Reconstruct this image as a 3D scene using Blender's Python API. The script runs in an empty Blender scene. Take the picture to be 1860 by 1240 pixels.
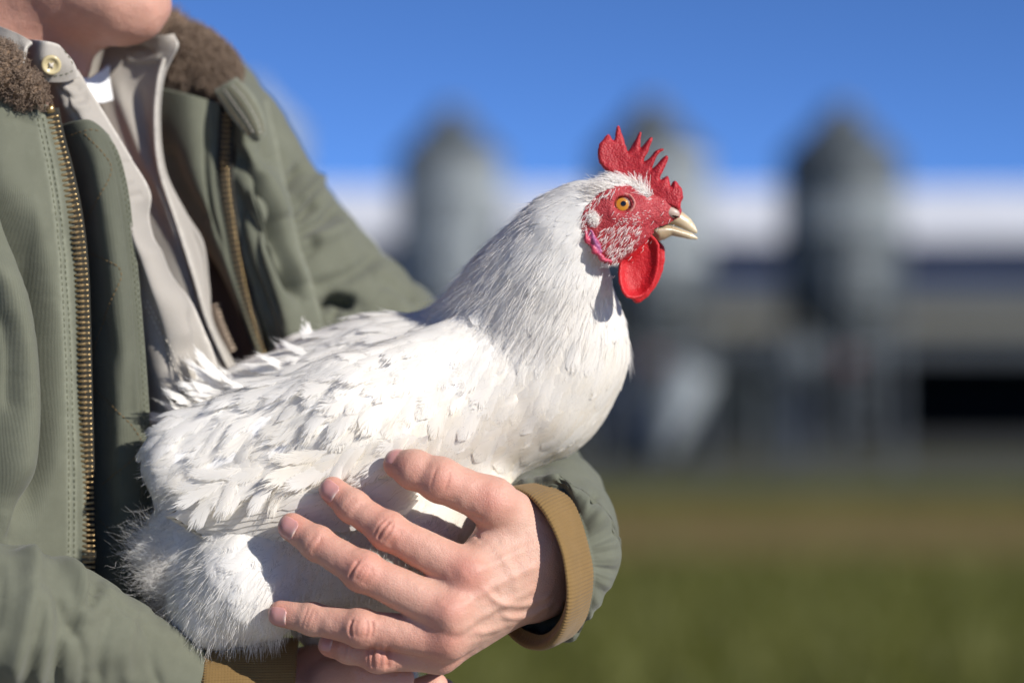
import bpy, math, random
import numpy as np
from mathutils import Matrix, Vector

# ------------------------------------------------------------------ camera
SC = bpy.context.scene
rng = np.random.default_rng(7)
random.seed(7)
CAM = np.array([0.0, -1.37, 1.30])
PITCH = math.radians(1.56)
LENS = 85.0
FPX = LENS / 36.0 * 1860.0
cam_d = bpy.data.cameras.new('camera')
cam = bpy.data.objects.new('camera', cam_d)
SC.collection.objects.link(cam)
cam.location = CAM
cam.rotation_euler = (math.radians(90) + PITCH, 0, 0)
cam_d.lens = LENS
cam_d.sensor_width = 36.0
cam_d.clip_start = 0.05
cam_d.clip_end = 5000
cam_d.dof.use_dof = True
cam_d.dof.focus_distance = 1.328
cam_d.dof.aperture_fstop = 2.9
SC.camera = cam

# ------------------------------------------------------------------ world, sun, exposure
SUN_AZ = math.radians(39.0)      # towards the camera from the picture's right
SUN_EL = math.radians(28.0)
SDIR = np.array([math.cos(SUN_EL) * math.cos(SUN_AZ), -math.cos(SUN_EL) * math.sin(SUN_AZ), math.sin(SUN_EL)])
w = bpy.data.worlds.new('World')
SC.world = w
w.use_nodes = True
nt = w.node_tree
bg = nt.nodes['Background']
sky = nt.nodes.new('ShaderNodeTexSky')
sky.sky_type = 'NISHITA'
sky.sun_disc = False
sky.sun_elevation = SUN_EL
sky.sun_rotation = math.atan2(SDIR[0], SDIR[1])
sky.altitude = 4000.0
sky.air_density = 0.5
sky.dust_density = 0.0
sky.ozone_density = 8.0
nt.links.new(sky.outputs['Color'], bg.inputs['Color'])
bg.inputs['Strength'].default_value = 0.076
sun_d = bpy.data.lights.new('sun', 'SUN')
sun_d.energy = 3.0
sun_d.angle = math.radians(0.5)
sun_d.color = (1.0, 0.955, 0.89)
sun = bpy.data.objects.new('sun', sun_d)
SC.collection.objects.link(sun)
sun.location = (3, -1, 4)
sun.rotation_euler = Vector(SDIR).to_track_quat('Z', 'Y').to_euler()
SC.view_settings.view_transform = 'Standard'
SC.view_settings.look = 'None'
SC.view_settings.exposure = 1.05
SC.view_settings.gamma = 1.0
SC.view_settings.use_curve_mapping = False
SC.cycles.use_denoising = True
SC.cycles.max_bounces = 10
SC.cycles.diffuse_bounces = 8
SC.cycles.glossy_bounces = 2
SC.cycles.transmission_bounces = 4
SC.cycles.transparent_max_bounces = 24
SC.cycles.sample_clamp_indirect = 4.0
SC.cycles.caustics_reflective = False
SC.cycles.caustics_refractive = False

# ------------------------------------------------------------------ helpers
COL = SC.collection


def P(px, py, y):
    """point at world depth y that the photograph shows at (px, py) of 1860 x 1240"""
    c, s = math.cos(PITCH), math.sin(PITCH)
    a = (np.asarray(px, float) - 930.0) / FPX
    b = (620.0 - np.asarray(py, float)) / FPX
    dy = c - b * s
    dz = s + b * c
    t = (np.asarray(y, float) - CAM[1]) / dy
    return np.stack(np.broadcast_arrays(t * a, np.asarray(y, float) + 0 * t, CAM[2] + t * dz), -1)


def PL(pts):
    return np.array([P(*p) for p in pts])


def project(V):
    c, s = math.cos(PITCH), math.sin(PITCH)
    d = V - CAM
    z = d[..., 1] * c + d[..., 2] * s
    u = -d[..., 1] * s + d[..., 2] * c
    return np.stack([930 + FPX * d[..., 0] / z, 620 - FPX * u / z], -1)


def norm(v):
    v = np.asarray(v, float)
    return v / np.maximum(np.linalg.norm(v, axis=-1, keepdims=True), 1e-12)


def catmull(pts, n, uniform=False):
    pts = np.asarray(pts, float)
    k = len(pts)
    if k == 2:
        t = np.linspace(0, 1, n)[:, None]
        return pts[0] * (1 - t) + pts[1] * t
    ext = np.vstack([2 * pts[0] - pts[1], pts, 2 * pts[-1] - pts[-2]])
    m = n if uniform else max(n * 4, 40)
    u = np.linspace(0, k - 1 - 1e-9, m)
    i = u.astype(int)
    t = (u - i)[:, None]
    p0, p1, p2, p3 = ext[i], ext[i + 1], ext[i + 2], ext[i + 3]
    c = 0.5 * (2 * p1 + (p2 - p0) * t + (2 * p0 - 5 * p1 + 4 * p2 - p3) * t ** 2 + (3 * p1 - p0 - 3 * p2 + p3) * t ** 3)
    if uniform:
        return c
    L = np.r_[0, np.cumsum(np.linalg.norm(np.diff(c, axis=0), axis=1))]
    s = np.linspace(0, L[-1], n)
    return np.stack([np.interp(s, L, c[:, j]) for j in range(c.shape[1])], 1)


_H = np.random.default_rng(11).random((64, 64, 64)).astype(np.float32)


def vnoise(Q):
    """smooth value noise in -1..1"""
    Q = np.asarray(Q, float)
    i = np.floor(Q).astype(int)
    f = Q - i
    f = f * f * (3 - 2 * f)
    r = 0
    for dx in (0, 1):
        for dy in (0, 1):
            for dz in (0, 1):
                wt = (f[..., 0] if dx else 1 - f[..., 0]) * (f[..., 1] if dy else 1 - f[..., 1]) * (f[..., 2] if dz else 1 - f[..., 2])
                r = r + wt * _H[(i[..., 0] + dx) & 63, (i[..., 1] + dy) & 63, (i[..., 2] + dz) & 63]
    return r * 2 - 1


def poly_dist(Q, poly):
    """unsigned distance of 2-D points to an open polyline, and the signed side"""
    poly = np.asarray(poly, float)
    best = np.full(len(Q), 1e9)
    side = np.zeros(len(Q))
    par = np.zeros(len(Q))
    for k, (a, b) in enumerate(zip(poly[:-1], poly[1:])):
        ab = b - a
        t = np.clip(((Q - a) @ ab) / max(ab @ ab, 1e-9), 0, 1)
        d = Q - (a + t[:, None] * ab)
        dd = np.hypot(d[:, 0], d[:, 1])
        m = dd < best
        best[m] = dd[m]
        side[m] = np.sign(ab[0] * d[m, 1] - ab[1] * d[m, 0])
        par[m] = (k + t[m]) / (len(poly) - 1)
    poly_dist.par = par
    return best, side


def inside(Q, poly):
    poly = np.asarray(poly, float)
    x, y = Q[:, 0], Q[:, 1]
    r = np.zeros(len(Q), bool)
    for (x0, y0), (x1, y1) in zip(poly, np.roll(poly, -1, 0)):
        c = ((y0 > y) != (y1 > y)) & (x < (x1 - x0) * (y - y0) / (y1 - y0 + 1e-12) + x0)
        r ^= c
    return r


def poly_sd(Q, poly):
    poly = np.asarray(poly, float)
    d, _ = poly_dist(Q, np.vstack([poly, poly[:1]]))
    return np.where(inside(Q, poly), -d, d)


def fold_disp(V, folds):
    """height along the normal from ridge lines given as ([(px,py)..], amp, width[, width of the other side])"""
    Q = project(V)
    h = np.zeros(len(V))
    for f in folds:
        line, amp, wd = f[0], f[1], f[2]
        w2 = f[3] if len(f) > 3 else wd
        ln = catmull(np.array(line, float), max(6, 4 * len(line)))
        lo, hi = ln.min(0) - 3 * max(wd, w2), ln.max(0) + 3 * max(wd, w2)
        m = np.all((Q > lo) & (Q < hi), axis=1)
        if not m.any():
            continue
        d, s = poly_dist(Q[m], ln)
        ww = np.where(s > 0, w2, wd)
        tp = poly_dist.par
        tp = np.clip(np.minimum(tp, 1 - tp) / 0.18, 0, 1)
        if np.linalg.norm(np.diff(ln, axis=0), axis=1).sum() < 3.0 * max(wd, w2):
            tp = np.ones_like(d)
        h[m] += amp * np.exp(-(d / ww) ** 2) * (0.15 + 0.85 * tp * tp * (3 - 2 * tp))
    return h


def mesh_obj(name, V, F, mat=None, parent=None, uv=None, attrs=None, smooth=True):
    """V: n x 3 world points; F: list of faces or an int array (m x 3 / m x 4)"""
    me = bpy.data.meshes.new(name)
    V = np.asarray(V, float)
    org = ORIGIN.get(parent.name) if parent is not None and parent.name in ORIGIN else None
    if isinstance(F, np.ndarray):
        n, k = F.shape
        me.vertices.add(len(V))
        me.vertices.foreach_set('co', V.astype(np.float32).ravel())
        me.loops.add(n * k)
        me.loops.foreach_set('vertex_index', F.astype(np.int32).ravel())
        me.polygons.add(n)
        me.polygons.foreach_set('loop_start', np.arange(0, n * k, k, dtype=np.int32))
        me.update(calc_edges=True)
    else:
        me.from_pydata([tuple(v) for v in V], [], F)
        me.update()
    me.polygons.foreach_set('use_smooth', np.full(len(me.polygons), bool(smooth)))
    if uv is not None:
        li = np.zeros(len(me.loops), np.int32)
        me.loops.foreach_get('vertex_index', li)
        l = me.uv_layers.new(name='UVMap')
        l.data.foreach_set('uv', np.asarray(uv, np.float32)[li].ravel())
    for k, v in (attrs or {}).items():
        v = np.asarray(v, np.float32)
        if v.ndim == 1:
            a = me.attributes.new(k, 'FLOAT', 'POINT')
            a.data.foreach_set('value', v)
        else:
            a = me.attributes.new(k, 'FLOAT_COLOR', 'POINT')
            a.data.foreach_set('color', np.c_[v, np.ones(len(v), np.float32)].ravel() if v.shape[1] == 3 else v.ravel())
    if mat is not None:
        me.materials.append(mat)
    o = bpy.data.objects.new(name, me)
    COL.objects.link(o)
    adopt(o, parent)
    return o


ORIGIN = {}


def adopt(o, parent):
    if parent is None:
        return
    o.parent = parent
    if parent.name in ORIGIN:
        o.matrix_parent_inverse = Matrix.Translation(-Vector(ORIGIN[parent.name]))


def top(o, label, cat, origin=None, group=None, kind=None):
    """make o a top-level thing standing at origin; its mesh was built in world space"""
    if label:
        o['label'] = label
    if cat:
        o['category'] = cat
    if group:
        o['group'] = group
    if kind:
        o['kind'] = kind
    if origin is not None:
        if o.type == 'MESH':
            o.data.transform(Matrix.Translation(-Vector(origin)))
        o.location = origin
        ORIGIN[o.name] = tuple(origin)
    return o


def empty(name, origin, label=None, cat=None, group=None):
    o = bpy.data.objects.new(name, None)
    o.empty_display_size = 0.1
    COL.objects.link(o)
    return top(o, label, cat, origin, group)


def merge(parts):
    """join (V, F) pairs with equal face size"""
    Vs, Fs, n = [], [], 0
    for V, F in parts:
        Vs.append(V)
        Fs.append(np.asarray(F) + n)
        n += len(V)
    return np.vstack(Vs), np.vstack(Fs)


def vnormals(V, F):
    A = V[F[:, 1]] - V[F[:, 0]]
    B = V[F[:, -1]] - V[F[:, 0]]
    if F.shape[1] == 4:
        A = V[F[:, 2]] - V[F[:, 0]]
        B = V[F[:, 3]] - V[F[:, 1]]
    fn = np.cross(A, B)
    N = np.zeros_like(V)
    for k in range(F.shape[1]):
        for j in range(3):
            N[:, j] += np.bincount(F[:, k], fn[:, j], len(V))
    return norm(N)


def relax(V, F, it=1, a=0.5):
    E = np.vstack([np.stack([F[:, k], F[:, (k + 1) % F.shape[1]]], 1) for k in range(F.shape[1])])
    E = np.vstack([E, E[:, ::-1]])
    deg = np.maximum(np.bincount(E[:, 0], minlength=len(V)), 1)[:, None]
    for _ in range(it):
        S = np.stack([np.bincount(E[:, 0], V[E[:, 1], j], len(V)) for j in range(3)], 1)
        V = V * (1 - a) + a * S / deg
    return V


class SDF:
    """signed distance sculpting on a voxel grid"""

    def __init__(s, lo, hi, res):
        s.lo, s.res = np.array(lo, float), res
        s.n = np.ceil((np.array(hi) - s.lo) / res).astype(int) + 1
        s.f = np.full(s.n, 0.05, np.float32)
        s.ax = [(s.lo[k] + res * np.arange(s.n[k])).astype(np.float32) for k in range(3)]

    def box(s, lo, hi):
        a = np.clip(np.floor((np.array(lo) - s.lo) / s.res).astype(int), 0, s.n)
        b = np.clip(np.ceil((np.array(hi) - s.lo) / s.res).astype(int) + 1, 0, s.n)
        sl = tuple(slice(a[k], b[k]) for k in range(3))
        g = np.meshgrid(s.ax[0][sl[0]], s.ax[1][sl[1]], s.ax[2][sl[2]], indexing='ij', sparse=True)
        return sl, g

    def blend(s, sl, d, k):
        f = s.f[sl]
        if k < 0:      # carve
            k = -k
            h = np.clip(0.5 - 0.5 * (f + d) / k, 0, 1)
            s.f[sl] = f * (1 - h) + (-d) * h + k * h * (1 - h)
        else:
            h = np.clip(0.5 + 0.5 * (d - f) / k, 0, 1)
            s.f[sl] = d * (1 - h) + f * h - k * h * (1 - h)

    def cap(s, a, b, ra, rb, k=0.004, flat=None):
        a, b = np.asarray(a, float), np.asarray(b, float)
        r = max(ra, rb) + abs(k) * 1.5 + 0.004
        sl, (X, Y, Z) = s.box(np.minimum(a, b) - r, np.maximum(a, b) + r)
        if min(q.size for q in (X, Y, Z)) == 0:
            return
        ab = b - a
        L = max(ab @ ab, 1e-12)
        x, y, z = X - a[0], Y - a[1], Z - a[2]
        t = np.clip((x * ab[0] + y * ab[1] + z * ab[2]) / L, 0, 1)
        dx, dy, dz = x - t * ab[0], y - t * ab[1], z - t * ab[2]
        q = dx * dx + dy * dy + dz * dz
        if flat is not None:
            n, m = np.asarray(flat[0], float), flat[1]
            q = q + (m * m - 1) * (dx * n[0] + dy * n[1] + dz * n[2]) ** 2
        d = np.sqrt(q) - (ra + (rb - ra) * t)
        s.blend(sl, d.astype(np.float32), k)

    def ell(s, c, R, rad, k=0.004):
        """ellipsoid: rows of R are its axes"""
        c, R, rad = np.asarray(c, float), np.asarray(R, float), np.asarray(rad, float)
        r = rad.max() + abs(k) * 1.5 + 0.004
        sl, (X, Y, Z) = s.box(c - r, c + r)
        if min(q.size for q in (X, Y, Z)) == 0:
            return
        x, y, z = X - c[0], Y - c[1], Z - c[2]
        q = 0
        q2 = 0
        for j in range(3):
            v = (x * R[j, 0] + y * R[j, 1] + z * R[j, 2])
            q = q + (v / rad[j]) ** 2
            q2 = q2 + (v / rad[j] ** 2) ** 2
        q = np.sqrt(q)
        d = q * (q - 1) / np.maximum(np.sqrt(q2), 1e-6)
        s.blend(sl, d.astype(np.float32), k)

    def chain(s, pts, rad, k=0.004, flat=None):
        for i in range(len(pts) - 1):
            s.cap(pts[i], pts[i + 1], rad[i], rad[i + 1], k, flat)

    def sample(s, Pt):
        g = (Pt - s.lo) / s.res
        g = np.clip(g, 0, np.array(s.n) - 1.001)
        i = g.astype(int)
        fr = g - i
        r = 0
        for a in (0, 1):
            for b in (0, 1):
                for c in (0, 1):
                    wt = (fr[..., 0] if a else 1 - fr[..., 0]) * (fr[..., 1] if b else 1 - fr[..., 1]) * (fr[..., 2] if c else 1 - fr[..., 2])
                    r = r + wt * s.f[i[..., 0] + a, i[..., 1] + b, i[..., 2] + c]
        return r

    def grad(s, Pt, e=0.002):
        return norm(np.stack([s.sample(Pt + d) - s.sample(Pt - d) for d in np.eye(3) * e], -1))

    def mesh(s, smooth=1):
        f = s.f
        neg = f < 0
        n = f.shape
        c = sum(neg[i:n[0] - 1 + i, j:n[1] - 1 + j, k:n[2] - 1 + k].astype(np.int8) for i in (0, 1) for j in (0, 1) for k in (0, 1))
        I = np.argwhere((c > 0) & (c < 8))
        idx = np.full(np.array(n) - 1, -1, np.int32)
        idx[I[:, 0], I[:, 1], I[:, 2]] = np.arange(len(I))
        acc = np.zeros((len(I), 3))
        cnt = np.zeros(len(I))
        cor = [(i, j, k) for i in (0, 1) for j in (0, 1) for k in (0, 1)]
        val = {q: f[I[:, 0] + q[0], I[:, 1] + q[1], I[:, 2] + q[2]].astype(float) for q in cor}
        for q in cor:
            for ax in range(3):
                if q[ax] == 0:
                    q2 = tuple(q[j] + (j == ax) for j in range(3))
                    a, b = val[q], val[q2]
                    m = (a < 0) != (b < 0)
                    t = np.where(m, a / np.where(m, a - b, 1), 0)
                    p = np.tile(np.array(q, float), (len(I), 1))
                    p[:, ax] += t
                    acc[m] += p[m]
                    cnt[m] += 1
        V = s.lo + s.res * (I + acc / cnt[:, None])
        quads = []
        for ax in range(3):
            o1, o2 = [(1, 2), (2, 0), (0, 1)][ax]
            sl0 = [slice(1, n[j] - 1) for j in range(3)]
            sl1 = list(sl0)
            sl0[ax] = slice(0, n[ax] - 1)
            sl1[ax] = slice(1, n[ax])
            a, b = neg[tuple(sl0)], neg[tuple(sl1)]
            for flip in (0, 1):
                m = (a & ~b) if not flip else (~a & b)
                J = np.argwhere(m)
                J = J + np.array([0 if j == ax else 1 for j in range(3)])
                e1 = np.eye(3, dtype=int)[o1]
                e2 = np.eye(3, dtype=int)[o2]
                q = [idx[tuple((J - d).T)] for d in (0 * e1, e1, e1 + e2, e2)]
                if flip:
                    q = q[::-1]
                quads.append(np.stack(q, 1))
        F = np.vstack(quads)
        F = F[(F >= 0).all(1)]
        if smooth:
            V = relax(V, F, smooth, 0.5)
        return V, F


def grid_faces(nv, nu, closed=False):
    i = np.arange(nv - 1)[:, None]
    j = np.arange(nu if closed else nu - 1)[None, :]
    j2 = (j + 1) % nu
    return np.stack([i * nu + j, i * nu + j2, (i + 1) * nu + j2, (i + 1) * nu + j], -1).reshape(-1, 4)


class Surf:
    """a cloth surface lofted through depth-placed curves; G is nv x nu x 3"""

    def __init__(s, G, folds=(), wrinkle=None, world_folds=None, face=CAM, flip=False):
        nv, nu = G.shape[:2]
        s.nv, s.nu = nv, nu
        N = s.normals(G)
        if np.sum((np.asarray(face) - G.reshape(-1, 3)) * N.reshape(-1, 3)) < 0:
            N = -N
        if flip:
            N = -N
        h = np.zeros(nv * nu)
        if folds:
            h += fold_disp(G.reshape(-1, 3), folds)
        du = np.linalg.norm(np.diff(G, axis=1), axis=2)
        U = np.concatenate([np.zeros((nv, 1)), np.cumsum(du, 1)], 1)
        U = U - U[:, -1:]
        dv = np.linalg.norm(np.diff(G, axis=0), axis=2).mean(1)
        W = np.r_[0, np.cumsum(dv)]
        s.uv = np.stack(np.broadcast_arrays(U, W[:, None]), -1)
        if wrinkle:
            for wk in wrinkle:
                fu, fv, amp, sd = wk[:4]
                nz = vnoise(np.stack([s.uv[..., 0] * fu + sd, s.uv[..., 1] * fv + sd * 1.7, np.full((nv, nu), sd * 3.1)], -1)).ravel()
                h += amp * (nz if len(wk) == 4 else -np.exp(-(nz / 0.13) ** 2) * np.clip(vnoise(np.stack([s.uv[..., 0] * 14 + sd, s.uv[..., 1] * 9, np.full((nv, nu), sd)], -1)).ravel() + 0.35, 0, 1))
        G = G + N * h.reshape(nv, nu, 1)
        s.G = G
        s.N = s.normals(G)
        if np.sum(s.N * N) < 0:
            s.N = -s.N

    @staticmethod
    def normals(G):
        a = np.gradient(G, axis=1)
        b = np.gradient(G, axis=0)
        return norm(np.cross(a, b))

    def at(s, u, v):
        """position and normal at fractions u (across), v (along)"""
        x = np.clip(np.asarray(u, float), 0, 1) * (s.nu - 1)
        y = np.clip(np.asarray(v, float), 0, 1) * (s.nv - 1)
        i = np.minimum(x.astype(int), s.nu - 2)
        j = np.minimum(y.astype(int), s.nv - 2)
        fx, fy = (x - i)[..., None], (y - j)[..., None]

        def g(A):
            return (A[j, i] * (1 - fx) + A[j, i + 1] * fx) * (1 - fy) + (A[j + 1, i] * (1 - fx) + A[j + 1, i + 1] * fx) * fy
        return g(s.G), norm(g(s.N))

    def build(s, name, mat, parent, thick=0.0016, closed=False, attrs=None, mask=None):
        nv, nu = s.nv, s.nu
        T = s.G.reshape(-1, 3)
        B = (s.G - s.N * thick).reshape(-1, 3)
        F = grid_faces(nv, nu, closed)
        a = s.G[0, min(1, nu - 1)] - s.G[0, 0]
        b = s.G[1, 0] - s.G[0, 0]
        if np.dot(np.cross(s.G[nv // 2, nu // 2 + 1] - s.G[nv // 2, nu // 2], s.G[nv // 2 + 1, nu // 2] - s.G[nv // 2, nu // 2]), s.N[nv // 2, nu // 2]) < 0:
            F = F[:, ::-1]
        n = nv * nu
        ring = []
        if not closed:
            ring = list(range(0, nu)) + [r * nu + nu - 1 for r in range(1, nv)] + [(nv - 1) * nu + c for c in range(nu - 2, -1, -1)] + [r * nu for r in range(nv - 2, 0, -1)]
            rings = [ring]
        else:
            rings = [list(range(nu)), [(nv - 1) * nu + c for c in range(nu)]]
        extra = []
        for ring in rings:
            r2 = ring[1:] + ring[:1]
            extra += [(p, q, q + n, p + n) for p, q in zip(ring, r2)]
        Fa = np.vstack([F, F[:, ::-1] + n, np.array(extra)])
        V = np.vstack([T, B])
        uv = np.vstack([s.uv.reshape(-1, 2)] * 2)
        at = {}
        for k, v in (attrs or {}).items():
            v = np.asarray(v).reshape(n, -1) if np.asarray(v).ndim > 2 else np.asarray(v).reshape(n)
            at[k] = np.concatenate([v, v], 0)
        return mesh_obj(name, V, Fa, mat, parent, uv=uv, attrs=at)


def loft(cols, nu, nv, **kw):
    """cols: curves of (px, py, depth)"""
    C = np.stack([catmull(PL(c), nv) for c in cols], 1)
    if len(cols) > 2:
        G = np.stack([catmull(C[r], nu, uniform=True) for r in range(nv)], 0)
    else:
        t = np.linspace(0, 1, nu)[None, :, None]
        G = C[:, :1] * (1 - t) + C[:, 1:] * t
    return Surf(G, **kw)


def tube(pts, rad, nu, nv, up=(0, 0, 1), squash=1.0, phase=0.0, **kw):
    """closed sleeve surface round a spine of world points"""
    S = catmull(pts, nv)
    R = np.interp(np.linspace(0, 1, nv), np.linspace(0, 1, len(rad)), rad)
    T = norm(np.gradient(S, axis=0))
    A = np.tile(np.asarray(up, float), (nv, 1))
    A = norm(A - T * np.sum(A * T, 1, keepdims=True))
    B = np.cross(T, A)
    th = np.linspace(0, 2 * np.pi, nu, endpoint=False) + phase
    G = S[:, None] + R[:, None, None] * (np.cos(th)[None, :, None] * A[:, None] + squash * np.sin(th)[None, :, None] * B[:, None])
    return S, T, A, B, G


def hair_obj(name, pts, rad, mat, parent):
    """pts: n x k x 3 world, rad: n x k"""
    n, k = pts.shape[:2]
    hc = bpy.data.hair_curves.new(name)
    hc.add_curves([k] * n)
    hc.attributes['position'].data.foreach_set('vector', pts.astype(np.float32).ravel())
    a = hc.attributes.get('radius') or hc.attributes.new('radius', 'FLOAT', 'POINT')
    a.data.foreach_set('value', np.asarray(rad, np.float32).ravel())
    hc.materials.append(mat)
    o = bpy.data.objects.new(name, hc)
    COL.objects.link(o)
    adopt(o, parent)
    o['kind'] = 'stuff'
    return o


def sample_faces(V, F, n, r, weight=None):
    a = V[F[:, 0]]
    A = np.linalg.norm(np.cross(V[F[:, 2]] - a, V[F[:, 3]] - V[F[:, 1]]), axis=1)
    if weight is not None:
        A = A * weight
    i = r.choice(len(F), n, p=A / A.sum())
    u, v = r.random((n, 1)), r.random((n, 1))
    p = (V[F[i, 0]] * (1 - u) + V[F[i, 1]] * u) * (1 - v) + (V[F[i, 3]] * (1 - u) + V[F[i, 2]] * u) * v
    return p, i


def box_mesh(lo, hi):
    lo, hi = np.asarray(lo, float), np.asarray(hi, float)
    V = np.array([[(lo, hi)[i][0], (lo, hi)[j][1], (lo, hi)[k][2]] for i in (0, 1) for j in (0, 1) for k in (0, 1)])
    F = np.array([[0, 1, 3, 2], [4, 6, 7, 5], [0, 4, 5, 1], [2, 3, 7, 6], [0, 2, 6, 4], [1, 5, 7, 3]])
    return V, F


def bar_mesh(a, b, r, n=8, r2=None):
    a, b = np.asarray(a, float), np.asarray(b, float)
    t = norm(b - a)
    u = norm(np.cross(t, [0.3, 0.2, 1] if abs(t[2]) < 0.9 else [1, 0, 0.1]))
    v = np.cross(t, u)
    th = np.linspace(0, 2 * np.pi, n, endpoint=False)
    ring = np.cos(th)[:, None] * u + np.sin(th)[:, None] * v
    r2 = r if r2 is None else r2
    V = np.vstack([a + ring * r, b + ring * r2, [a], [b]])
    F = [(i, (i + 1) % n, n + (i + 1) % n, n + i) for i in range(n)]
    F += [((i + 1) % n, i, 2 * n, 2 * n) for i in range(n)] + [(n + i, n + (i + 1) % n, 2 * n + 1, 2 * n + 1) for i in range(n)]
    return V, np.array(F)


def lathe(prof, n, c=(0, 0, 0)):
    """prof: (radius, z) rows"""
    prof = np.asarray(prof, float)
    th = np.linspace(0, 2 * np.pi, n, endpoint=False)
    V = np.stack([prof[:, :1] * np.cos(th), prof[:, :1] * np.sin(th), np.repeat(prof[:, 1:], n, 1)], -1).reshape(-1, 3) + np.asarray(c)
    return V, grid_faces(len(prof), n, True)
# ------------------------------------------------------------------ materials
class M:
    def __init__(s, name):
        s.m = bpy.data.materials.new(name)
        s.m.use_nodes = True
        s.t = s.m.node_tree
        s.b = s.t.nodes['Principled BSDF']
        s.out = s.t.nodes['Material Output']

    def n(s, ty, **kw):
        x = s.t.nodes.new('ShaderNode' + ty)
        for k, v in kw.items():
            if k in x.inputs:
                s.set(x, k, v)
            else:
                setattr(x, k, v)
        return x

    def set(s, node, key, v):
        if isinstance(v, bpy.types.NodeSocket):
            s.t.links.new(v, node.inputs[key])
        else:
            node.inputs[key].default_value = (*v, 1) if isinstance(v, tuple) and len(v) == 3 and node.inputs[key].type == 'RGBA' else v

    def p(s, **kw):
        for k, v in kw.items():
            s.set(s.b, k.replace('_', ' '), v)
        return s

    def math(s, op, a, b=0.5, c=0.0, clamp=False):
        x = s.t.nodes.new('ShaderNodeMath')
        x.operation = op
        x.use_clamp = clamp
        for i, v in enumerate((a, b, c)):
            s.set(x, i, v)
        return x.outputs[0]

    def mix(s, f, a, b, blend='MIX'):
        x = s.t.nodes.new('ShaderNodeMix')
        x.data_type = 'RGBA'
        x.blend_type = blend
        s.set(x, 0, f)
        s.set(x, 6, a)
        s.set(x, 7, b)
        return x.outputs[2]

    def noise(s, scale, detail=3.0, rough=0.55, vec=None, out='Fac'):
        x = s.t.nodes.new('ShaderNodeTexNoise')
        x.inputs['Scale'].default_value = scale
        x.inputs['Detail'].default_value = detail
        x.inputs['Roughness'].default_value = rough
        s.set(x, 'Vector', vec if vec is not None else s.obj())
        return x.outputs[out]

    def obj(s):
        return s.t.nodes.new('ShaderNodeTexCoord').outputs['Object']

    def uv(s):
        return s.t.nodes.new('ShaderNodeTexCoord').outputs['UV']

    def attr(s, name, out='Fac'):
        x = s.t.nodes.new('ShaderNodeAttribute')
        x.attribute_name = name
        return x.outputs[out]

    def ramp(s, f, stops):
        x = s.t.nodes.new('ShaderNodeValToRGB')
        e = x.color_ramp.elements
        while len(e) < len(stops):
            e.new(0.5)
        for i, (pos, c) in enumerate(stops):
            e[i].position = pos
            e[i].color = (*c, 1) if len(c) == 3 else c
        s.set(x, 'Fac', f)
        return x.outputs['Color']

    def bump(s, h, dist=0.001, strength=1.0, normal=None):
        x = s.t.nodes.new('ShaderNodeBump')
        s.set(x, 'Height', h)
        x.inputs['Distance'].default_value = dist
        x.inputs['Strength'].default_value = strength
        if normal is not None:
            s.set(x, 'Normal', normal)
        return x.outputs['Normal']

    def xyz(s, v):
        x = s.t.nodes.new('ShaderNodeSeparateXYZ')
        s.set(x, 0, v)
        return x.outputs

    def sine(s, v, period, ph=0.0):
        return s.math('SINE', s.math('MULTIPLY_ADD', v, 2 * math.pi / period, ph))


def plain(name, col, rough=0.6, metal=0.0, var=0.12, scale=40.0, bump=0.0):
    q = M(name)
    f = q.noise(scale)
    c = q.mix(f, tuple(x * (1 - var) for x in col), tuple(min(1, x * (1 + var)) for x in col))
    q.p(Base_Color=c, Roughness=rough, Metallic=metal)
    q.b.inputs['Specular IOR Level'].default_value = 0.5 if rough < 0.6 else 0.05
    if bump:
        q.p(Normal=q.bump(q.noise(scale * 3), bump))
    return q.m


def fabric(name, col, period=0.0013, rib=0.35, light=None, axis=0, diag=0.0, rough=0.85, sheen=0.12, wear=True, dirt=0.24, bump=0.0001):
    """woven cloth: fine ribs along the cloth, faint thread noise, lighter on worn edges and on rims painted sunlit, by point attribute"""
    q = M(name)
    u = q.uv()
    s = q.xyz(u)
    d = q.math('MULTIPLY_ADD', s[1 - axis], diag, s[axis])
    wob = q.math('MULTIPLY', q.noise(180.0, 2.0, 0.5, u), 0.0007)
    r = q.sine(q.math('ADD', d, wob), period)
    x = q.sine(s[1 - axis], period * 0.55)
    big = q.noise(9.0, 4.0, 0.6)
    thr = q.noise(900.0, 2.0, 0.6, u)
    c = q.mix(q.math('MULTIPLY_ADD', r, 0.5 * rib, 0.5), tuple(k * (1 - 0.42 * rib) for k in col), tuple(k * (1 + 0.42 * rib) for k in col))
    c = q.mix(q.math('MULTIPLY', thr, 0.35), c, tuple(k * 1.35 for k in col))
    c = q.mix(q.math('MULTIPLY', big, dirt * 2), c, tuple(k * 0.72 for k in col))
    fade = q.math('MULTIPLY_ADD', q.noise(42.0, 5.0, 0.7), 2.6, -1.15, True)
    c = q.mix(q.math('MULTIPLY', fade, dirt * 1.6), c, tuple(k * 1.45 + 0.01 for k in col))
    if wear:
        lt = light or tuple(min(1, k * 1.9 + 0.03) for k in col)
        wf = q.math('MULTIPLY', q.attr('wear'), q.math('MULTIPLY_ADD', q.noise(260.0, 3.0, 0.7), 1.6, -0.25, True), clamp=True)
        c = q.mix(wf, c, lt)
    h = q.math('MULTIPLY_ADD', x, 0.25, q.math('MULTIPLY', r, 0.3))
    h = q.math('MULTIPLY_ADD', q.noise(120.0, 4.0, 0.65), 2.2, h)
    q.p(Base_Color=c, Roughness=rough, Sheen_Weight=sheen, Sheen_Roughness=0.5, Normal=q.bump(h, bump))
    q.b.inputs['Specular IOR Level'].default_value = 0.2
    return q.m


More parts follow.
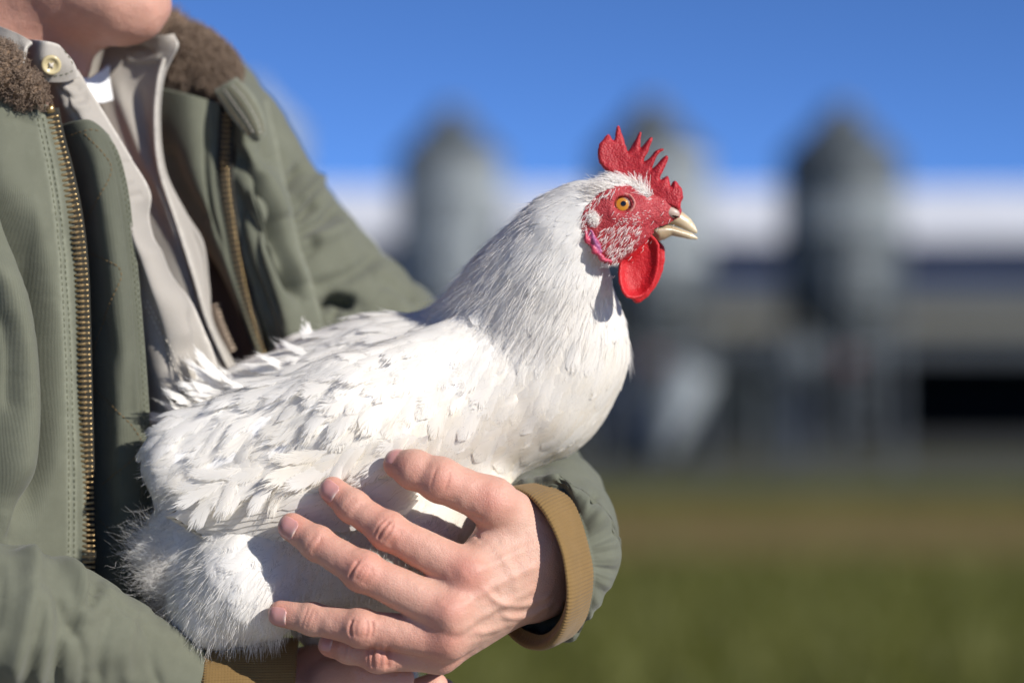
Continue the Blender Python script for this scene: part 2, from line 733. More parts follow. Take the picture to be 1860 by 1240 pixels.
MAT = {}
MAT['jacket'] = fabric('jacket_canvas', (0.116, 0.121, 0.088), 0.00115, 0.14, wear=True)
MAT['jacket_plain'] = fabric('jacket_canvas_sleeve', (0.116, 0.121, 0.088), 0.0011, 0.2, wear=True)
MAT['facing'] = fabric('jacket_facing', (0.090, 0.095, 0.069), 0.00115, 0.28, wear=True)
MAT['lining'] = fabric('jacket_lining', (0.055, 0.048, 0.046), 0.0016, 0.3, wear=False)
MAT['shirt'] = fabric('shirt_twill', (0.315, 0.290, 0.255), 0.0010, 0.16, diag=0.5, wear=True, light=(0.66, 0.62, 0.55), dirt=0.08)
MAT['cuff'] = fabric('cuff_rib_knit', (0.175, 0.107, 0.037), 0.0030, 0.05, wear=False)
MAT['tee'] = plain('white_cotton', (0.78, 0.79, 0.80), 0.9, var=0.04, scale=200, bump=0.0002)
MAT['tape'] = fabric('zipper_tape', (0.035, 0.033, 0.026), 0.0022, 0.6, diag=0.9, wear=False)
MAT['thread'] = plain('brown_thread', (0.17, 0.115, 0.055), 0.8, var=0.3, scale=400)
MAT['thread_green'] = plain('green_thread', (0.10, 0.105, 0.065), 0.8, var=0.25, scale=400)
MAT['thread_pale'] = plain('pale_thread', (0.56, 0.52, 0.45), 0.85, var=0.15, scale=400)
MAT['denim'] = fabric('trouser_cloth', (0.05, 0.06, 0.09), 0.0012, 0.3, wear=False)

q = M('brass')
c = q.ramp(q.noise(500.0, 3.0, 0.7), [(0.3, (0.28, 0.17, 0.07)), (0.62, (0.62, 0.45, 0.22))])
q.p(Base_Color=c, Metallic=0.9, Roughness=0.34)
MAT['brass'] = q.m
MAT['brass_pale'] = plain('dull_brass', (0.42, 0.33, 0.25), 0.5, 0.6, 0.2, 400)

q = M('button_horn')
r = q.noise(90.0, 3.0, 0.6)
q.p(Base_Color=q.mix(r, (0.40, 0.32, 0.16), (0.56, 0.48, 0.28)), Roughness=0.28)
MAT['button'] = q.m

# skin: colouring and painted crease shade come in through the point colours, pores through bumps
q = M('skin')
c = q.attr('col', 'Color')
mott = q.noise(170.0, 4.0, 0.6)
c = q.mix(q.math('MULTIPLY', mott, 0.44), c, (0.50, 0.20, 0.145))
c = q.mix(q.math('MULTIPLY', q.noise(900.0, 2.0, 0.6), 0.16), c, (0.70, 0.48, 0.38))
vor = q.n('TexVoronoi', Scale=1500.0)
q.set(vor, 'Vector', q.obj())
h = q.math('MULTIPLY_ADD', q.noise(700.0, 3.0, 0.65), 1.6, vor.outputs['Distance'])
q.p(Base_Color=c, Roughness=0.5, Normal=q.bump(h, 0.00016))
q.b.inputs['Subsurface Weight'].default_value = 0.22
q.b.inputs['Subsurface Radius'].default_value = (1.0, 0.35, 0.2)
q.b.inputs['Subsurface Scale'].default_value = 0.0035
q.b.inputs['Specular IOR Level'].default_value = 0.4
MAT['skin'] = q.m

q = M('fingernail')
f = q.attr('lun')
q.p(Base_Color=q.mix(f, (0.50, 0.25, 0.225), (0.72, 0.58, 0.50)), Roughness=0.28)
q.b.inputs['Subsurface Weight'].default_value = 0.2
q.b.inputs['Subsurface Scale'].default_value = 0.002
MAT['nail'] = q.m
MAT['hair'] = plain('brown_hair', (0.06, 0.035, 0.02), 0.5)

# feathers
def feather_mat(name, trans=0.48):
    """vane with barbs that part towards its rim (attribute fray), cream stain (attribute cream)"""
    q = M(name)
    cr = q.attr('cream')
    n1 = q.noise(60.0, 4.0, 0.6)
    f = q.math('MULTIPLY', cr, q.math('MULTIPLY_ADD', n1, 1.5, 0.05, True), clamp=True)
    u = q.xyz(q.uv())
    aw = q.math('ABSOLUTE', u[1])
    cc = q.math('MULTIPLY_ADD', aw, -0.50, u[0])
    vec = q.n('CombineXYZ')
    q.set(vec, 0, q.math('MULTIPLY', cc, 17.0))
    q.set(vec, 1, q.math('MULTIPLY_ADD', q.attr('seed'), 57.0, q.math('MULTIPLY', q.math('SIGN', u[1]), 7.3)))
    q.set(vec, 2, q.math('MULTIPLY', aw, 0.7))
    nb = q.noise(1.0, 3.0, 0.7, vec.outputs[0])
    nn = q.math('MULTIPLY_ADD', q.math('SUBTRACT', nb, 0.5), 4.0, 0.5)
    c = q.mix(f, (0.93, 0.915, 0.885), (0.87, 0.79, 0.64))
    c = q.mix(q.math('MULTIPLY', q.math('MULTIPLY_ADD', nb, -0.9, 0.60, True), q.math('MULTIPLY_ADD', cr, 0.7, 0.25, True)), c, (0.76, 0.70, 0.60))
    e1 = q.math('MULTIPLY_ADD', aw, 2.0, -1.05, True)
    e2 = q.math('MULTIPLY_ADD', u[0], 2.8, -1.85, True)
    fr = q.attr('fray')
    e = q.math('MULTIPLY', q.math('MAXIMUM', e1, e2), fr)
    e = q.math('MULTIPLY_ADD', q.math('MAXIMUM', q.math('SUBTRACT', fr, 1.0), 0.0), q.math('MULTIPLY', aw, 0.75), e)
    al = q.math('MULTIPLY_ADD', q.math('SUBTRACT', nn, e), 5.0, 1.12, True)
    q.p(Base_Color=c, Roughness=0.65, Normal=q.bump(nb, 0.0003, 0.7))
    q.b.inputs['Specular IOR Level'].default_value = 0.2
    tr = q.t.nodes.new('ShaderNodeBsdfTranslucent')
    q.set(tr, 'Color', c)
    mx = q.t.nodes.new('ShaderNodeMixShader')
    mx.inputs[0].default_value = trans
    q.t.links.new(q.b.outputs[0], mx.inputs[1])
    q.t.links.new(tr.outputs[0], mx.inputs[2])
    tp = q.t.nodes.new('ShaderNodeBsdfTransparent')
    m2 = q.t.nodes.new('ShaderNodeMixShader')
    q.set(m2, 0, al)
    q.t.links.new(tp.outputs[0], m2.inputs[1])
    q.t.links.new(mx.outputs[0], m2.inputs[2])
    q.t.links.new(m2.outputs[0], q.out.inputs['Surface'])
    return q.m


MAT['feather'] = feather_mat('white_feather')
q = M('white_down')
tr = q.t.nodes.new('ShaderNodeBsdfTranslucent')
c = q.mix(q.noise(35.0, 3.0), (0.94, 0.925, 0.90), (0.90, 0.86, 0.80))
q.p(Base_Color=c, Roughness=0.7)
q.b.inputs['Specular IOR Level'].default_value = 0.15
q.set(tr, 'Color', c)
mx = q.t.nodes.new('ShaderNodeMixShader')
mx.inputs[0].default_value = 0.45
q.t.links.new(q.b.outputs[0], mx.inputs[1])
q.t.links.new(tr.outputs[0], mx.inputs[2])
q.t.links.new(mx.outputs[0], q.out.inputs['Surface'])
MAT['down'] = q.m
q = M('hen_skin_under_feathers')
q.p(Base_Color=q.mix(q.noise(80.0), (0.88, 0.86, 0.82), (0.92, 0.90, 0.87)), Roughness=0.8)
MAT['underdown'] = q.m

def flesh(name, lo, hi, sc=420.0, bd=0.0006, rough=0.38, sss=0.3):
    q = M(name)
    vor = q.n('TexVoronoi', Scale=sc)
    q.set(vor, 'Vector', q.obj())
    n1 = q.noise(70.0, 4.0, 0.6)
    n2 = q.noise(1400.0, 2.0, 0.6)
    f = q.math('MULTIPLY_ADD', q.math('SUBTRACT', n1, 0.5), 1.4, q.math('MULTIPLY', vor.outputs['Distance'], 0.9), True)
    c = q.mix(f, lo, hi)
    h = q.math('MULTIPLY_ADD', n2, 0.45, q.math('SUBTRACT', 1.0, vor.outputs['Distance']))
    q.p(Base_Color=c, Roughness=rough, Normal=q.bump(h, bd))
    q.b.inputs['Subsurface Weight'].default_value = sss
    q.b.inputs['Specular IOR Level'].default_value = 0.32
    q.b.inputs['Subsurface Radius'].default_value = (1.0, 0.15, 0.1)
    q.b.inputs['Subsurface Scale'].default_value = 0.003
    return q.m


MAT['comb'] = flesh('comb_flesh', (0.27, 0.005, 0.012), (0.44, 0.030, 0.038), 900.0, 0.00035, 0.52)
MAT['wattle'] = flesh('wattle_flesh', (0.40, 0.004, 0.008), (0.50, 0.016, 0.022), 1000.0, 0.0002, 0.55)
MAT['face'] = flesh('face_flesh', (0.26, 0.008, 0.017), (0.43, 0.055, 0.06), 1200.0, 0.00035, 0.5)
q = M('earlobe_flesh')
f = q.attr('pur')
c = q.mix(f, (0.42, 0.012, 0.05), (0.26, 0.08, 0.22))
c = q.mix(q.math('MULTIPLY', q.noise(600.0), 0.3), c, (0.55, 0.2, 0.26))
q.p(Base_Color=c, Roughness=0.36, Normal=q.bump(q.noise(900.0), 0.0005))
q.b.inputs['Subsurface Weight'].default_value = 0.2
q.b.inputs['Subsurface Scale'].default_value = 0.002
MAT['earlobe'] = q.m
q = M('beak_horn')
n1 = q.noise(120.0, 3.0)
q.p(Base_Color=q.mix(q.attr('tipc'), q.mix(n1, (0.27, 0.19, 0.115), (0.38, 0.29, 0.175)), (0.52, 0.42, 0.27)), Roughness=0.3, Normal=q.bump(q.noise(260.0), 0.0002))
q.b.inputs['Subsurface Weight'].default_value = 0.15
q.b.inputs['Subsurface Scale'].default_value = 0.002
MAT['beak'] = q.m
MAT['dark'] = plain('dark_slit', (0.02, 0.012, 0.01), 0.7)
MAT['nostril'] = plain('nostril_flap', (0.42, 0.31, 0.25), 0.4, var=0.25, scale=500)
q = M('iris_amber')
rr = q.attr('rad')
c = q.ramp(rr, [(0.0, (0.30, 0.10, 0.004)), (0.30, (0.46, 0.17, 0.004)), (0.75, (0.56, 0.25, 0.006)), (0.93, (0.30, 0.11, 0.01)), (1.0, (0.02, 0.01, 0.006))])
c = q.mix(q.math('MULTIPLY', q.noise(1600.0, 3.0), 0.5), c, (0.36, 0.12, 0.003))
q.p(Base_Color=c, Roughness=0.35)
MAT['iris'] = q.m
MAT['pupil'] = plain('pupil_black', (0.002, 0.002, 0.002), 0.1)
q = M('cornea')
gl = q.t.nodes.new('ShaderNodeBsdfGlossy')
gl.inputs['Roughness'].default_value = 0.03
tr = q.t.nodes.new('ShaderNodeBsdfTransparent')
fr = q.t.nodes.new('ShaderNodeFresnel')
fr.inputs['IOR'].default_value = 1.38
mx = q.t.nodes.new('ShaderNodeMixShader')
q.t.links.new(fr.outputs[0], mx.inputs[0])
q.t.links.new(tr.outputs[0], mx.inputs[1])
q.t.links.new(gl.outputs[0], mx.inputs[2])
q.t.links.new(mx.outputs[0], q.out.inputs['Surface'])
MAT['cornea'] = q.m
MAT['lid'] = plain('eyelid', (0.42, 0.13, 0.11), 0.4, var=0.35, scale=700, bump=0.0004)
MAT['fleece'] = plain('fleece_pile', (0.155, 0.105, 0.070), 0.9, var=0.45, scale=260)
q = M('fleece_curls')
inf = q.t.nodes.new('ShaderNodeHairInfo')
c = q.mix(inf.outputs['Random'], (0.125, 0.083, 0.055), (0.26, 0.19, 0.135))
q.p(Base_Color=c, Roughness=0.8)
MAT['curls'] = q.m

# the yard behind
q = M('galvanised_sheet')
n1 = q.noise(3.0, 5.0, 0.6)
z = q.xyz(q.obj())[2]
q.p(Base_Color=q.mix(n1, (0.28, 0.315, 0.335), (0.36, 0.395, 0.41)), Metallic=0.1, Roughness=0.5, Normal=q.bump(q.sine(z, 0.1), 0.02))
MAT['galv'] = q.m
MAT['galv_dark'] = plain('weathered_steel', (0.10, 0.115, 0.13), 0.6, 0.3, 0.2, 6)
MAT['boot_red'] = plain('red_plastic_boot', (0.12, 0.03, 0.025), 0.5, 0, 0.2, 10)
q = M('white_roof_sheet')
x = q.xyz(q.obj())[0]
q.p(Base_Color=q.mix(q.noise(0.6, 4.0), (0.60, 0.62, 0.66), (0.64, 0.66, 0.70)), Roughness=0.6)
MAT['roof'] = q.m
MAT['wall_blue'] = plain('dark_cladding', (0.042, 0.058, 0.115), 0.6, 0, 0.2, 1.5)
MAT['wall_grey'] = plain('grey_cladding', (0.068, 0.078, 0.090), 0.7, 0, 0.2, 1.5)
MAT['tan'] = plain('tan_board', (0.15, 0.146, 0.122), 0.8, 0, 0.2, 3)
MAT['concrete'] = plain('old_concrete', (0.045, 0.047, 0.048), 0.85, 0, 0.25, 2, 0.005)
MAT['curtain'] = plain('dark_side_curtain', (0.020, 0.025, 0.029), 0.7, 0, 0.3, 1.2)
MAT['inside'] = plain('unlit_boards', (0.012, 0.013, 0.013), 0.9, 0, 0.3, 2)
q = M('meadow')
n1 = q.noise(0.35, 6.0, 0.65)
n2 = q.noise(9.0, 4.0, 0.7)
c = q.mix(n1, (0.062, 0.080, 0.011), (0.100, 0.102, 0.021))
c = q.mix(q.math('MULTIPLY', n2, 0.5), c, (0.09, 0.078, 0.022))
q.b.inputs['Specular IOR Level'].default_value = 0.0
q.p(Base_Color=c, Roughness=0.95, Normal=q.bump(n2, 0.05))
MAT['meadow'] = q.m
MAT['bounce'] = plain('pale_bounce_gravel', (0.42, 0.39, 0.33), 0.95, 0, 0.25, 30.0, 0.004)  # for the unseen added ground, kept pale so it reflects light
MAT['galv_old'] = plain('dull_old_galvanised', (0.085, 0.10, 0.108), 0.5, 0.3, 0.2, 3)
MAT['dry'] = plain('dry_grass_earth', (0.150, 0.112, 0.045), 0.95, 0, 0.35, 0.9, 0.02)
MAT['gravel'] = plain('grey_gravel', (0.080, 0.082, 0.068), 0.95, 0, 0.3, 2.5, 0.02)
q = M('grass_blades')
inf = q.t.nodes.new('ShaderNodeObjectInfo')
c = q.mix(q.noise(0.5, 5.0), (0.068, 0.086, 0.011), (0.122, 0.114, 0.026))
q.p(Base_Color=c, Roughness=0.7)
MAT['blades'] = q.m
# ------------------------------------------------------------------ the yard: ground, barn, feed silos
def sheet(name, x0, x1, y0, y1, z, mat, nx=40, ny=40, wob=0.0):
    xs = np.linspace(x0, x1, nx)
    ys = np.linspace(y0, y1, ny)
    G = np.stack(np.meshgrid(xs, ys), -1)
    Z = np.full(G.shape[:2], z)
    G = np.dstack([G, Z])
    if wob:
        e = vnoise(np.stack([xs * 0.15, xs * 0 + z * 100, xs * 0], -1)) * wob
        G[0, :, 1] += e
        G[-1, :, 1] += vnoise(np.stack([xs * 0.2 + 9, xs * 0, xs * 0], -1)) * wob
    o = mesh_obj(name, G.reshape(-1, 3), grid_faces(ny, nx), mat, uv=G[..., :2].reshape(-1, 2))
    o['kind'] = 'structure'
    return o


sheet('ground', -1500, 1500, -60, 3000, 0.0, MAT['meadow'], 60, 60)
sheet('bounce_ground', -14, 14, -16, 6.2, 0.004, MAT['bounce'], 40, 40, 0.4)  # added pale ground out of view, bounces sunlight up onto the hen
sheet('dirt_track', -60, 60, 20.0, 30.5, 0.004, MAT['dry'], 120, 4, 0.9)
sheet('gravel_yard', -90, 90, 38.0, 52.0, 0.006, MAT['gravel'], 120, 4, 0.8)

# long grass in the near meadow, nobody could count it
ng = 42000
gy = 7.0 + 30.0 * rng.random(ng) ** 1.1
gx = (rng.random(ng) * 2 - 1) * (1.5 + gy * 0.50)
keep = ~((gy > 20) & (gy < 30.5) & (rng.random(ng) < 0.75))
gx, gy = gx[keep], gy[keep]
ng = len(gx)
a = rng.random(ng) * 2 * np.pi
hgt = 0.05 + 0.09 * rng.random(ng)
wid = 0.006 + 0.010 * rng.random(ng)
d = np.stack([np.cos(a), np.sin(a), 0 * a], 1)
b0 = np.stack([gx, gy, 0 * gx], 1)
lean = np.stack([np.cos(a * 3.1), np.sin(a * 3.1), 0 * a], 1) * (0.6 * hgt * rng.random(ng))[:, None]
V = np.stack([b0 - d * wid[:, None], b0 + d * wid[:, None], b0 + lean + np.array([0, 0, 1]) * hgt[:, None]], 1).reshape(-1, 3)
g = mesh_obj('grass', V, np.arange(3 * ng).reshape(-1, 3), MAT['blades'])
top(g, 'rough short meadow grass in front of the barn yard', 'grass', kind='stuff')

BY = 60.0


def zat(py, y):
    return float(P(930, py, y)[2])


def xat(px, y):
    return float(P(px, 620, y)[0])


def part(name, parts, mat, parent, smooth=False):
    V, F = merge(parts)
    return mesh_obj(name, V, F, mat, parent, smooth=smooth)


barn = empty('barn', (8.0, BY + 6, 0.0), 'long dark barn with white sheet roof behind the feed silos', 'barn')
X0, X1 = -46.0, 60.0
ze, zr = zat(436, BY - 0.6), zat(350, BY + 7)
# roof: separate white sheets with standing seams
nsh = 53
for i in range(nsh):
    xa = X0 + (X1 - X0) * i / nsh
    xb = X0 + (X1 - X0) * (i + 1) / nsh
    V, F = box_mesh((xa + 0.01, -1, -0.03), (xb - 0.01, 1, 0.03))
    for side in (0, 1):
        W = V.copy()
        t = (W[:, 1] + 1) / 2
        yy = (BY - 0.6) + t * 7.6 if not side else (BY + 14.6) - t * 7.6
        zz = ze + t * (zr - ze) + W[:, 2] + (0.012 if i % 2 else 0)
        W = np.stack([W[:, 0], yy, zz], 1)
        if not side or i % 6 == 0:
            pass
        mesh_obj('roof_sheet', W, F if not side else F[:, ::-1], MAT['roof'], barn, smooth=False)
part('ridge_cap', [box_mesh((X0, BY + 6.8, zr + 0.02), (X1, BY + 7.2, zr + 0.12))], MAT['roof'], barn)
z1, z2, z3, z4, z5, z6 = zat(512, BY), zat(563, BY - 3), zat(602, BY - 3), zat(648, BY - 3), zat(796, BY - 3), 0.0
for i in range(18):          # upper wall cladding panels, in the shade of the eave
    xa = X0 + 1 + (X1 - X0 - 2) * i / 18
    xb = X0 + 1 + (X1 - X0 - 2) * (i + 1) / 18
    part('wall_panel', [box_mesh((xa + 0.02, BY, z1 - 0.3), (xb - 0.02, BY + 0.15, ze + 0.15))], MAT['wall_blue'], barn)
# lean-to roof in front
V, F = box_mesh((X0 + 1, -1, -0.05), (X1 - 1, 1, 0.05))
t = (V[:, 1] + 1) / 2
mesh_obj('lean_to_roof', np.stack([V[:, 0], (BY - 3) + t * 3.0, z2 + t * (z1 - z2) + V[:, 2]], 1), F, MAT['wall_grey'], barn, smooth=False)
part('fascia_board', [box_mesh((X0 + 1, BY - 3.1, z3), (X1 - 1, BY - 2.98, z2))], MAT['tan'], barn)
for i in range(24):
    xa = X0 + 1 + (X1 - X0 - 2) * i / 24
    xb = X0 + 1 + (X1 - X0 - 2) * (i + 1) / 24
    part('header_panel', [box_mesh((xa + 0.02, BY - 2.9, z4), (xb - 0.02, BY - 2.8, z3))], MAT['wall_grey'], barn)
    if xb < xat(1740, BY):
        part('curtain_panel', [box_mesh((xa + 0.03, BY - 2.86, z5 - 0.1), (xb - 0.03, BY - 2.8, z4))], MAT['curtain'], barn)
    if xa < xat(1700, BY) or i % 3 == 0:
        part('post', [box_mesh((xa - 0.1, BY - 2.97, 0), (xa + 0.1, BY - 2.87, z4 - 0.01))], MAT['wall_blue'], barn)
part('base_wall', [box_mesh((X0 + 1, BY - 2.95, 0), (X1 - 1, BY - 2.7, z5))], MAT['concrete'], barn)
part('back_wall', [box_mesh((X0 + 1, BY + 13.9, 0), (X1 - 1, BY + 14.1, ze))], MAT['wall_grey'], barn)
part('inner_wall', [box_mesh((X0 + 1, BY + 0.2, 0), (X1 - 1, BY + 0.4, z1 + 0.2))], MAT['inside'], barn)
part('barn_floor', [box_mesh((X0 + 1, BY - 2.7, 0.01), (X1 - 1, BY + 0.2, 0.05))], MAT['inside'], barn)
for s, xx in enumerate((X0 + 1, X1 - 1)):
    V = np.array([[xx, BY + 0.1, 0], [xx, BY + 13.9, 0], [xx, BY + 13.9, ze], [xx, BY + 7, zr - 0.1], [xx, BY + 0.1, ze]])
    mesh_obj('gable_wall', np.vstack([V, V + [0.15, 0, 0]]), [[0, 1, 2, 3, 4], [9, 8, 7, 6, 5]] + [[i, (i + 1) % 5, (i + 1) % 5 + 5, i + 5] for i in range(5)], MAT['wall_grey'], barn, smooth=False)


def silo(px, w_px, Y, apex, eave, bot, hop, label, rings='gggg', cone='galv'):
    """galvanised feed silo: corrugated rings, cone roof, hopper, legs, ladder, red boot, auger"""
    x = xat(px, Y)
    R = w_px / 2 * (Y - CAM[1]) / FPX
    za, ze_, zb, zh = (zat(v, Y) for v in (apex, eave, bot, hop))
    s = empty('feed_silo', (x, Y, 0), label, 'silo', 'feed silos in front of the barn')
    n = 4
    for i in range(n):
        lo = zb + (ze_ - zb) * i / n
        hi = zb + (ze_ - zb) * (i + 1) / n
        m = 12
        zz = np.linspace(lo, hi, m * 4)
        rr = R + 0.012 * np.sin((zz - zb) * 2 * np.pi / 0.11)
        V, F = lathe(np.stack([rr, zz], 1), 36, (x, Y, 0))
        mesh_obj('wall_ring', V, F, MAT['galv' if rings[i] == 'g' else 'galv_old'], s)
        V, F = lathe([(R + 0.01, hi - 0.03), (R + 0.035, hi - 0.03), (R + 0.035, hi + 0.03), (R + 0.01, hi + 0.03)], 36, (x, Y, 0))
        mesh_obj('band', V, F, MAT['galv'], s, smooth=False)
    for i in range(12):      # roof gores
        a0, a1 = 2 * np.pi * i / 12, 2 * np.pi * (i + 1) / 12
        ring = []
        for rr, zz in ((R * 1.05, ze_ - 0.02), (R * 0.25, za - 0.12)):
            for aa in (a0, (a0 + a1) / 2, a1):
                ring.append((x + rr * math.cos(aa), Y + rr * math.sin(aa), zz + (0.05 if aa in (a0, a1) else 0)))
        mesh_obj('roof_gore', np.array(ring), [[0, 1, 4, 3], [1, 2, 5, 4]], MAT[cone], s, smooth=False)
    V, F = lathe([(0.01, za + 0.1), (R * 0.26, za + 0.06), (R * 0.28, za - 0.12), (R * 0.28, za - 0.2)], 24, (x, Y, 0))
    mesh_obj('lid', V, F, MAT[cone], s)
    V, F = lathe([(R, zb + 0.02), (R * 0.62, zb - (zb - zh) * 0.5), (R * 0.16, zh), (R * 0.14, zh - 0.1)], 36, (x, Y, 0))
    mesh_obj('hopper', V, F, MAT[cone], s)
    V, F = lathe([(R * 0.2, zh), (R * 0.22, zh - 0.25), (R * 0.12, zh - 0.45), (0.01, zh - 0.46)], 16, (x, Y, 0))
    mesh_obj('boot', V, F, MAT['boot_red'], s)
    for i in range(6):
        aa = 2 * np.pi * (i + 0.3) / 6
        px_, py_ = x + (R + 0.04) * math.cos(aa), Y + (R + 0.04) * math.sin(aa)
        part('leg', [bar_mesh((px_, py_, 0), (px_, py_, zb + 0.8), 0.055, 6)], MAT['galv_dark'], s)
        aa2 = aa + 2 * np.pi / 6
        part('brace', [bar_mesh((px_, py_, 0.5), (x + (R + 0.04) * math.cos(aa2), Y + (R + 0.04) * math.sin(aa2), zb - 0.2), 0.025, 5)], MAT['galv_dark'], s)
    yl = Y - R - 0.12
    for sx in (-0.2, 0.2):
        part('ladder_rail', [bar_mesh((x + 0.3 + sx, yl, 0.8), (x + 0.3 + sx, yl + 0.05, ze_), 0.02, 5)], MAT['galv'], s)
    for k in range(int((ze_ - 0.9) / 0.3)):
        part('rung', [bar_mesh((x + 0.1, yl, 0.95 + 0.3 * k), (x + 0.5, yl, 0.95 + 0.3 * k), 0.014, 5)], MAT['galv'], s)
    part('auger_tube', [bar_mesh((x + 0.05, Y - 0.1, zh - 0.3), (x + 0.9, Y + 3.2, zh + 1.6), 0.10, 10)], MAT['galv'], s)
    return s


silo(1530, 222, 50.0, 196, 292, 548, 640, 'galvanised feed silo nearest the open dark bay of the barn', 'ddgd', 'galv_old')
silo(1181, 216, 50.0, 188, 285, 545, 636, 'galvanised feed silo straight behind the hen\'s head', 'dggg', 'galv_old')
silo(818, 196, 52.0, 200, 290, 548, 640, 'galvanised feed silo beside the far sleeve, left of the hen', 'gggg', 'galv_old')
silo(448, 205, 52.0, 160, 245, 520, 610, 'feed silo almost hidden behind the man\'s far shoulder')
# slanted spout, tank and pallet of sheets in the yard
sp = part('feed_spout', [bar_mesh((xat(1262, 47), 47.0, zat(668, 47)), (xat(1190, 47), 47.0, zat(822, 47)), 0.42, 18, 0.36)], MAT['galv'], None, True)
top(sp, 'slanted grey metal spout lying below the middle silo', 'spout', (xat(1190, 47), 47.0, 0.0))
V, F = lathe([(0.01, -0.85), (0.5, -0.8), (0.56, -0.7), (0.56, 0.7), (0.5, 0.8), (0.01, 0.85)], 24)
V = V[:, [2, 0, 1]] + [xat(1425, 55), 55.0, zat(655, 55)]
tk = empty('water_tank', (xat(1425, 55), 55.0, 0), 'round grey tank on a stand between two silos', 'tank')
mesh_obj('drum', V, F, MAT['galv_dark'], tk)
for sx in (-0.5, 0.5):
    part('leg', [box_mesh((xat(1425, 55) + sx - 0.06, 54.7, 0), (xat(1425, 55) + sx + 0.06, 55.3, zat(655, 55) - 0.4))], MAT['galv_dark'], tk)
# ------------------------------------------------------------------ the hen
HB = 0.045      # depth of the body's middle plane
HH = -0.012     # depth of the head's middle plane
HO = tuple(P(620, 1180, HB))


def S_(px, py, y, r):
    return P(px, py, y), r


sd = SDF((-0.235, -0.085, 1.08), (0.125, 0.155, 1.45), 0.0022)
body = [(955, 695, .036, .053), (770, 765, .045, .062), (590, 832, .047, .060), (448, 865, .05, .043)]
for a, b in zip(body[:-1], body[1:]):
    sd.cap(P(*a[:3]), P(*b[:3]), a[3], b[3], 0.012)
sd.cap(P(690, 745, .055), P(500, 800, .055), .060, .052, 0.012)              # back
sd.cap(P(1010, 650, .030), P(1042, 632, .022), .040, .036, 0.02)
sd.cap(P(1050, 560, .010), P(1065, 520, .000), .026, .018, 0.016)            # crop
neck = [(985, 640, .045, .050), (980, 560, .022, .0435), (995, 485, .004, .0350), (1024, 425, -.007, .0268), (1062, 392, -.011, .0215), (1100, 386, -.012, .0185), (1135, 390, -.012, .0125)]
sd.chain([P(*q[:3]) for q in neck], [q[3] for q in neck], 0.010)
sd.cap(P(938, 545, .022), P(868, 612, .045), .036, .034, 0.016)       # nape running into the back
# near wing, folded on the flank, and the far one
ff = (np.array([0, 1, 0]), 2.0)
sd.cap(P(850, 690, .002), P(640, 780, -.012), .040, .044, 0.010, ff)
sd.cap(P(640, 780, -.012), P(350, 835, -.004), .044, .032, 0.010, ff)
sd.cap(P(770, 930, .015), P(850, 905, .02), .034, .030, 0.012)
sd.cap(P(800, 668, .085), P(560, 668, .100), .030, .025, 0.010)
# thigh, vent fluff and belly
sd.cap(P(445, 1058, -.010), P(395, 1095, -.004), .040, .032, 0.010)
sd.cap(P(560, 985, .008), P(720, 985, .006), .041, .038, 0.015)
sd.cap(P(520, 985, .06), P(660, 985, .06), .040, .038, 0.015)
sd.cap(P(395, 945, .022), P(360, 985, .016), .040, .034, 0.012)
sd.cap(P(430, 1140, .02), P(455, 1175, .02), .016, .010, 0.006)
sd.cap(P(580, 1120, .03), P(612, 1172, .03), .022, .016, 0.008)
sd.cap(P(680, 1100, .045), P(690, 1215, .04), .030, .025, 0.012)
sd.f += np.float32(0.0045)
HV, HF = sd.mesh(2)
hen = mesh_obj('hen', HV, HF, MAT['underdown'])
top(hen, 'white hen with red comb held in the man\'s arms', 'hen', HO)
HN = vnormals(HV, HF)

# --- feather shapes in (s along, w across, h up); the vane is a smooth cupped sheet, its barbs part in the material
def feather_template(ns_, nw, kind, seed):
    r = np.random.default_rng(seed)
    s = np.linspace(0, 1, ns_) ** 0.9
    if kind == 'hackle':
        pr = np.sin(np.pi * s ** 0.62) ** 0.7 * 0.97 + 0.03
    elif kind == 'primary':
        pr = np.minimum(1, (s / 0.12) ** 0.6) * np.sqrt(np.clip(1 - np.clip((s - 0.78) / 0.22, 0, 1) ** 2, 0, 1)) + 0.02
    else:
        pr = np.minimum(1, (s / 0.30 + 0.02) ** 0.7) * np.sqrt(np.clip(1 - np.clip((s - 0.45) / 0.56, 0, 1) ** 2.4, 0, 1)) + 0.03
    w_ = np.linspace(-1, 1, nw)
    SS, WW = np.meshgrid(s, w_, indexing='ij')
    PR = pr[:, None] * (1 + 0.06 * r.normal(size=(ns_, 1)))
    fwd = 0.05 * (1 - WW ** 2) * SS
    hh = 0.010 * r.normal() * WW * SS + 0.008 * np.sin(SS * 5 + r.random() * 6) * WW ** 2
    V = np.stack([SS * 0.97 + fwd, WW * PR, hh], -1).reshape(-1, 3)
    UV = np.stack([SS, WW], -1).reshape(-1, 2)
    return V, grid_faces(ns_, nw), UV


TEMPL = {
    'contour': [feather_template(9, 7, 'contour', k) for k in range(6)],
    'ragged': [feather_template(9, 5, 'contour', 20 + k) for k in range(6)],
    'hackle': [feather_template(7, 5, 'hackle', 40 + k) for k in range(5)],
}
FRAY = {'contour': 0.75, 'ragged': 1.25, 'hackle': 1.0}

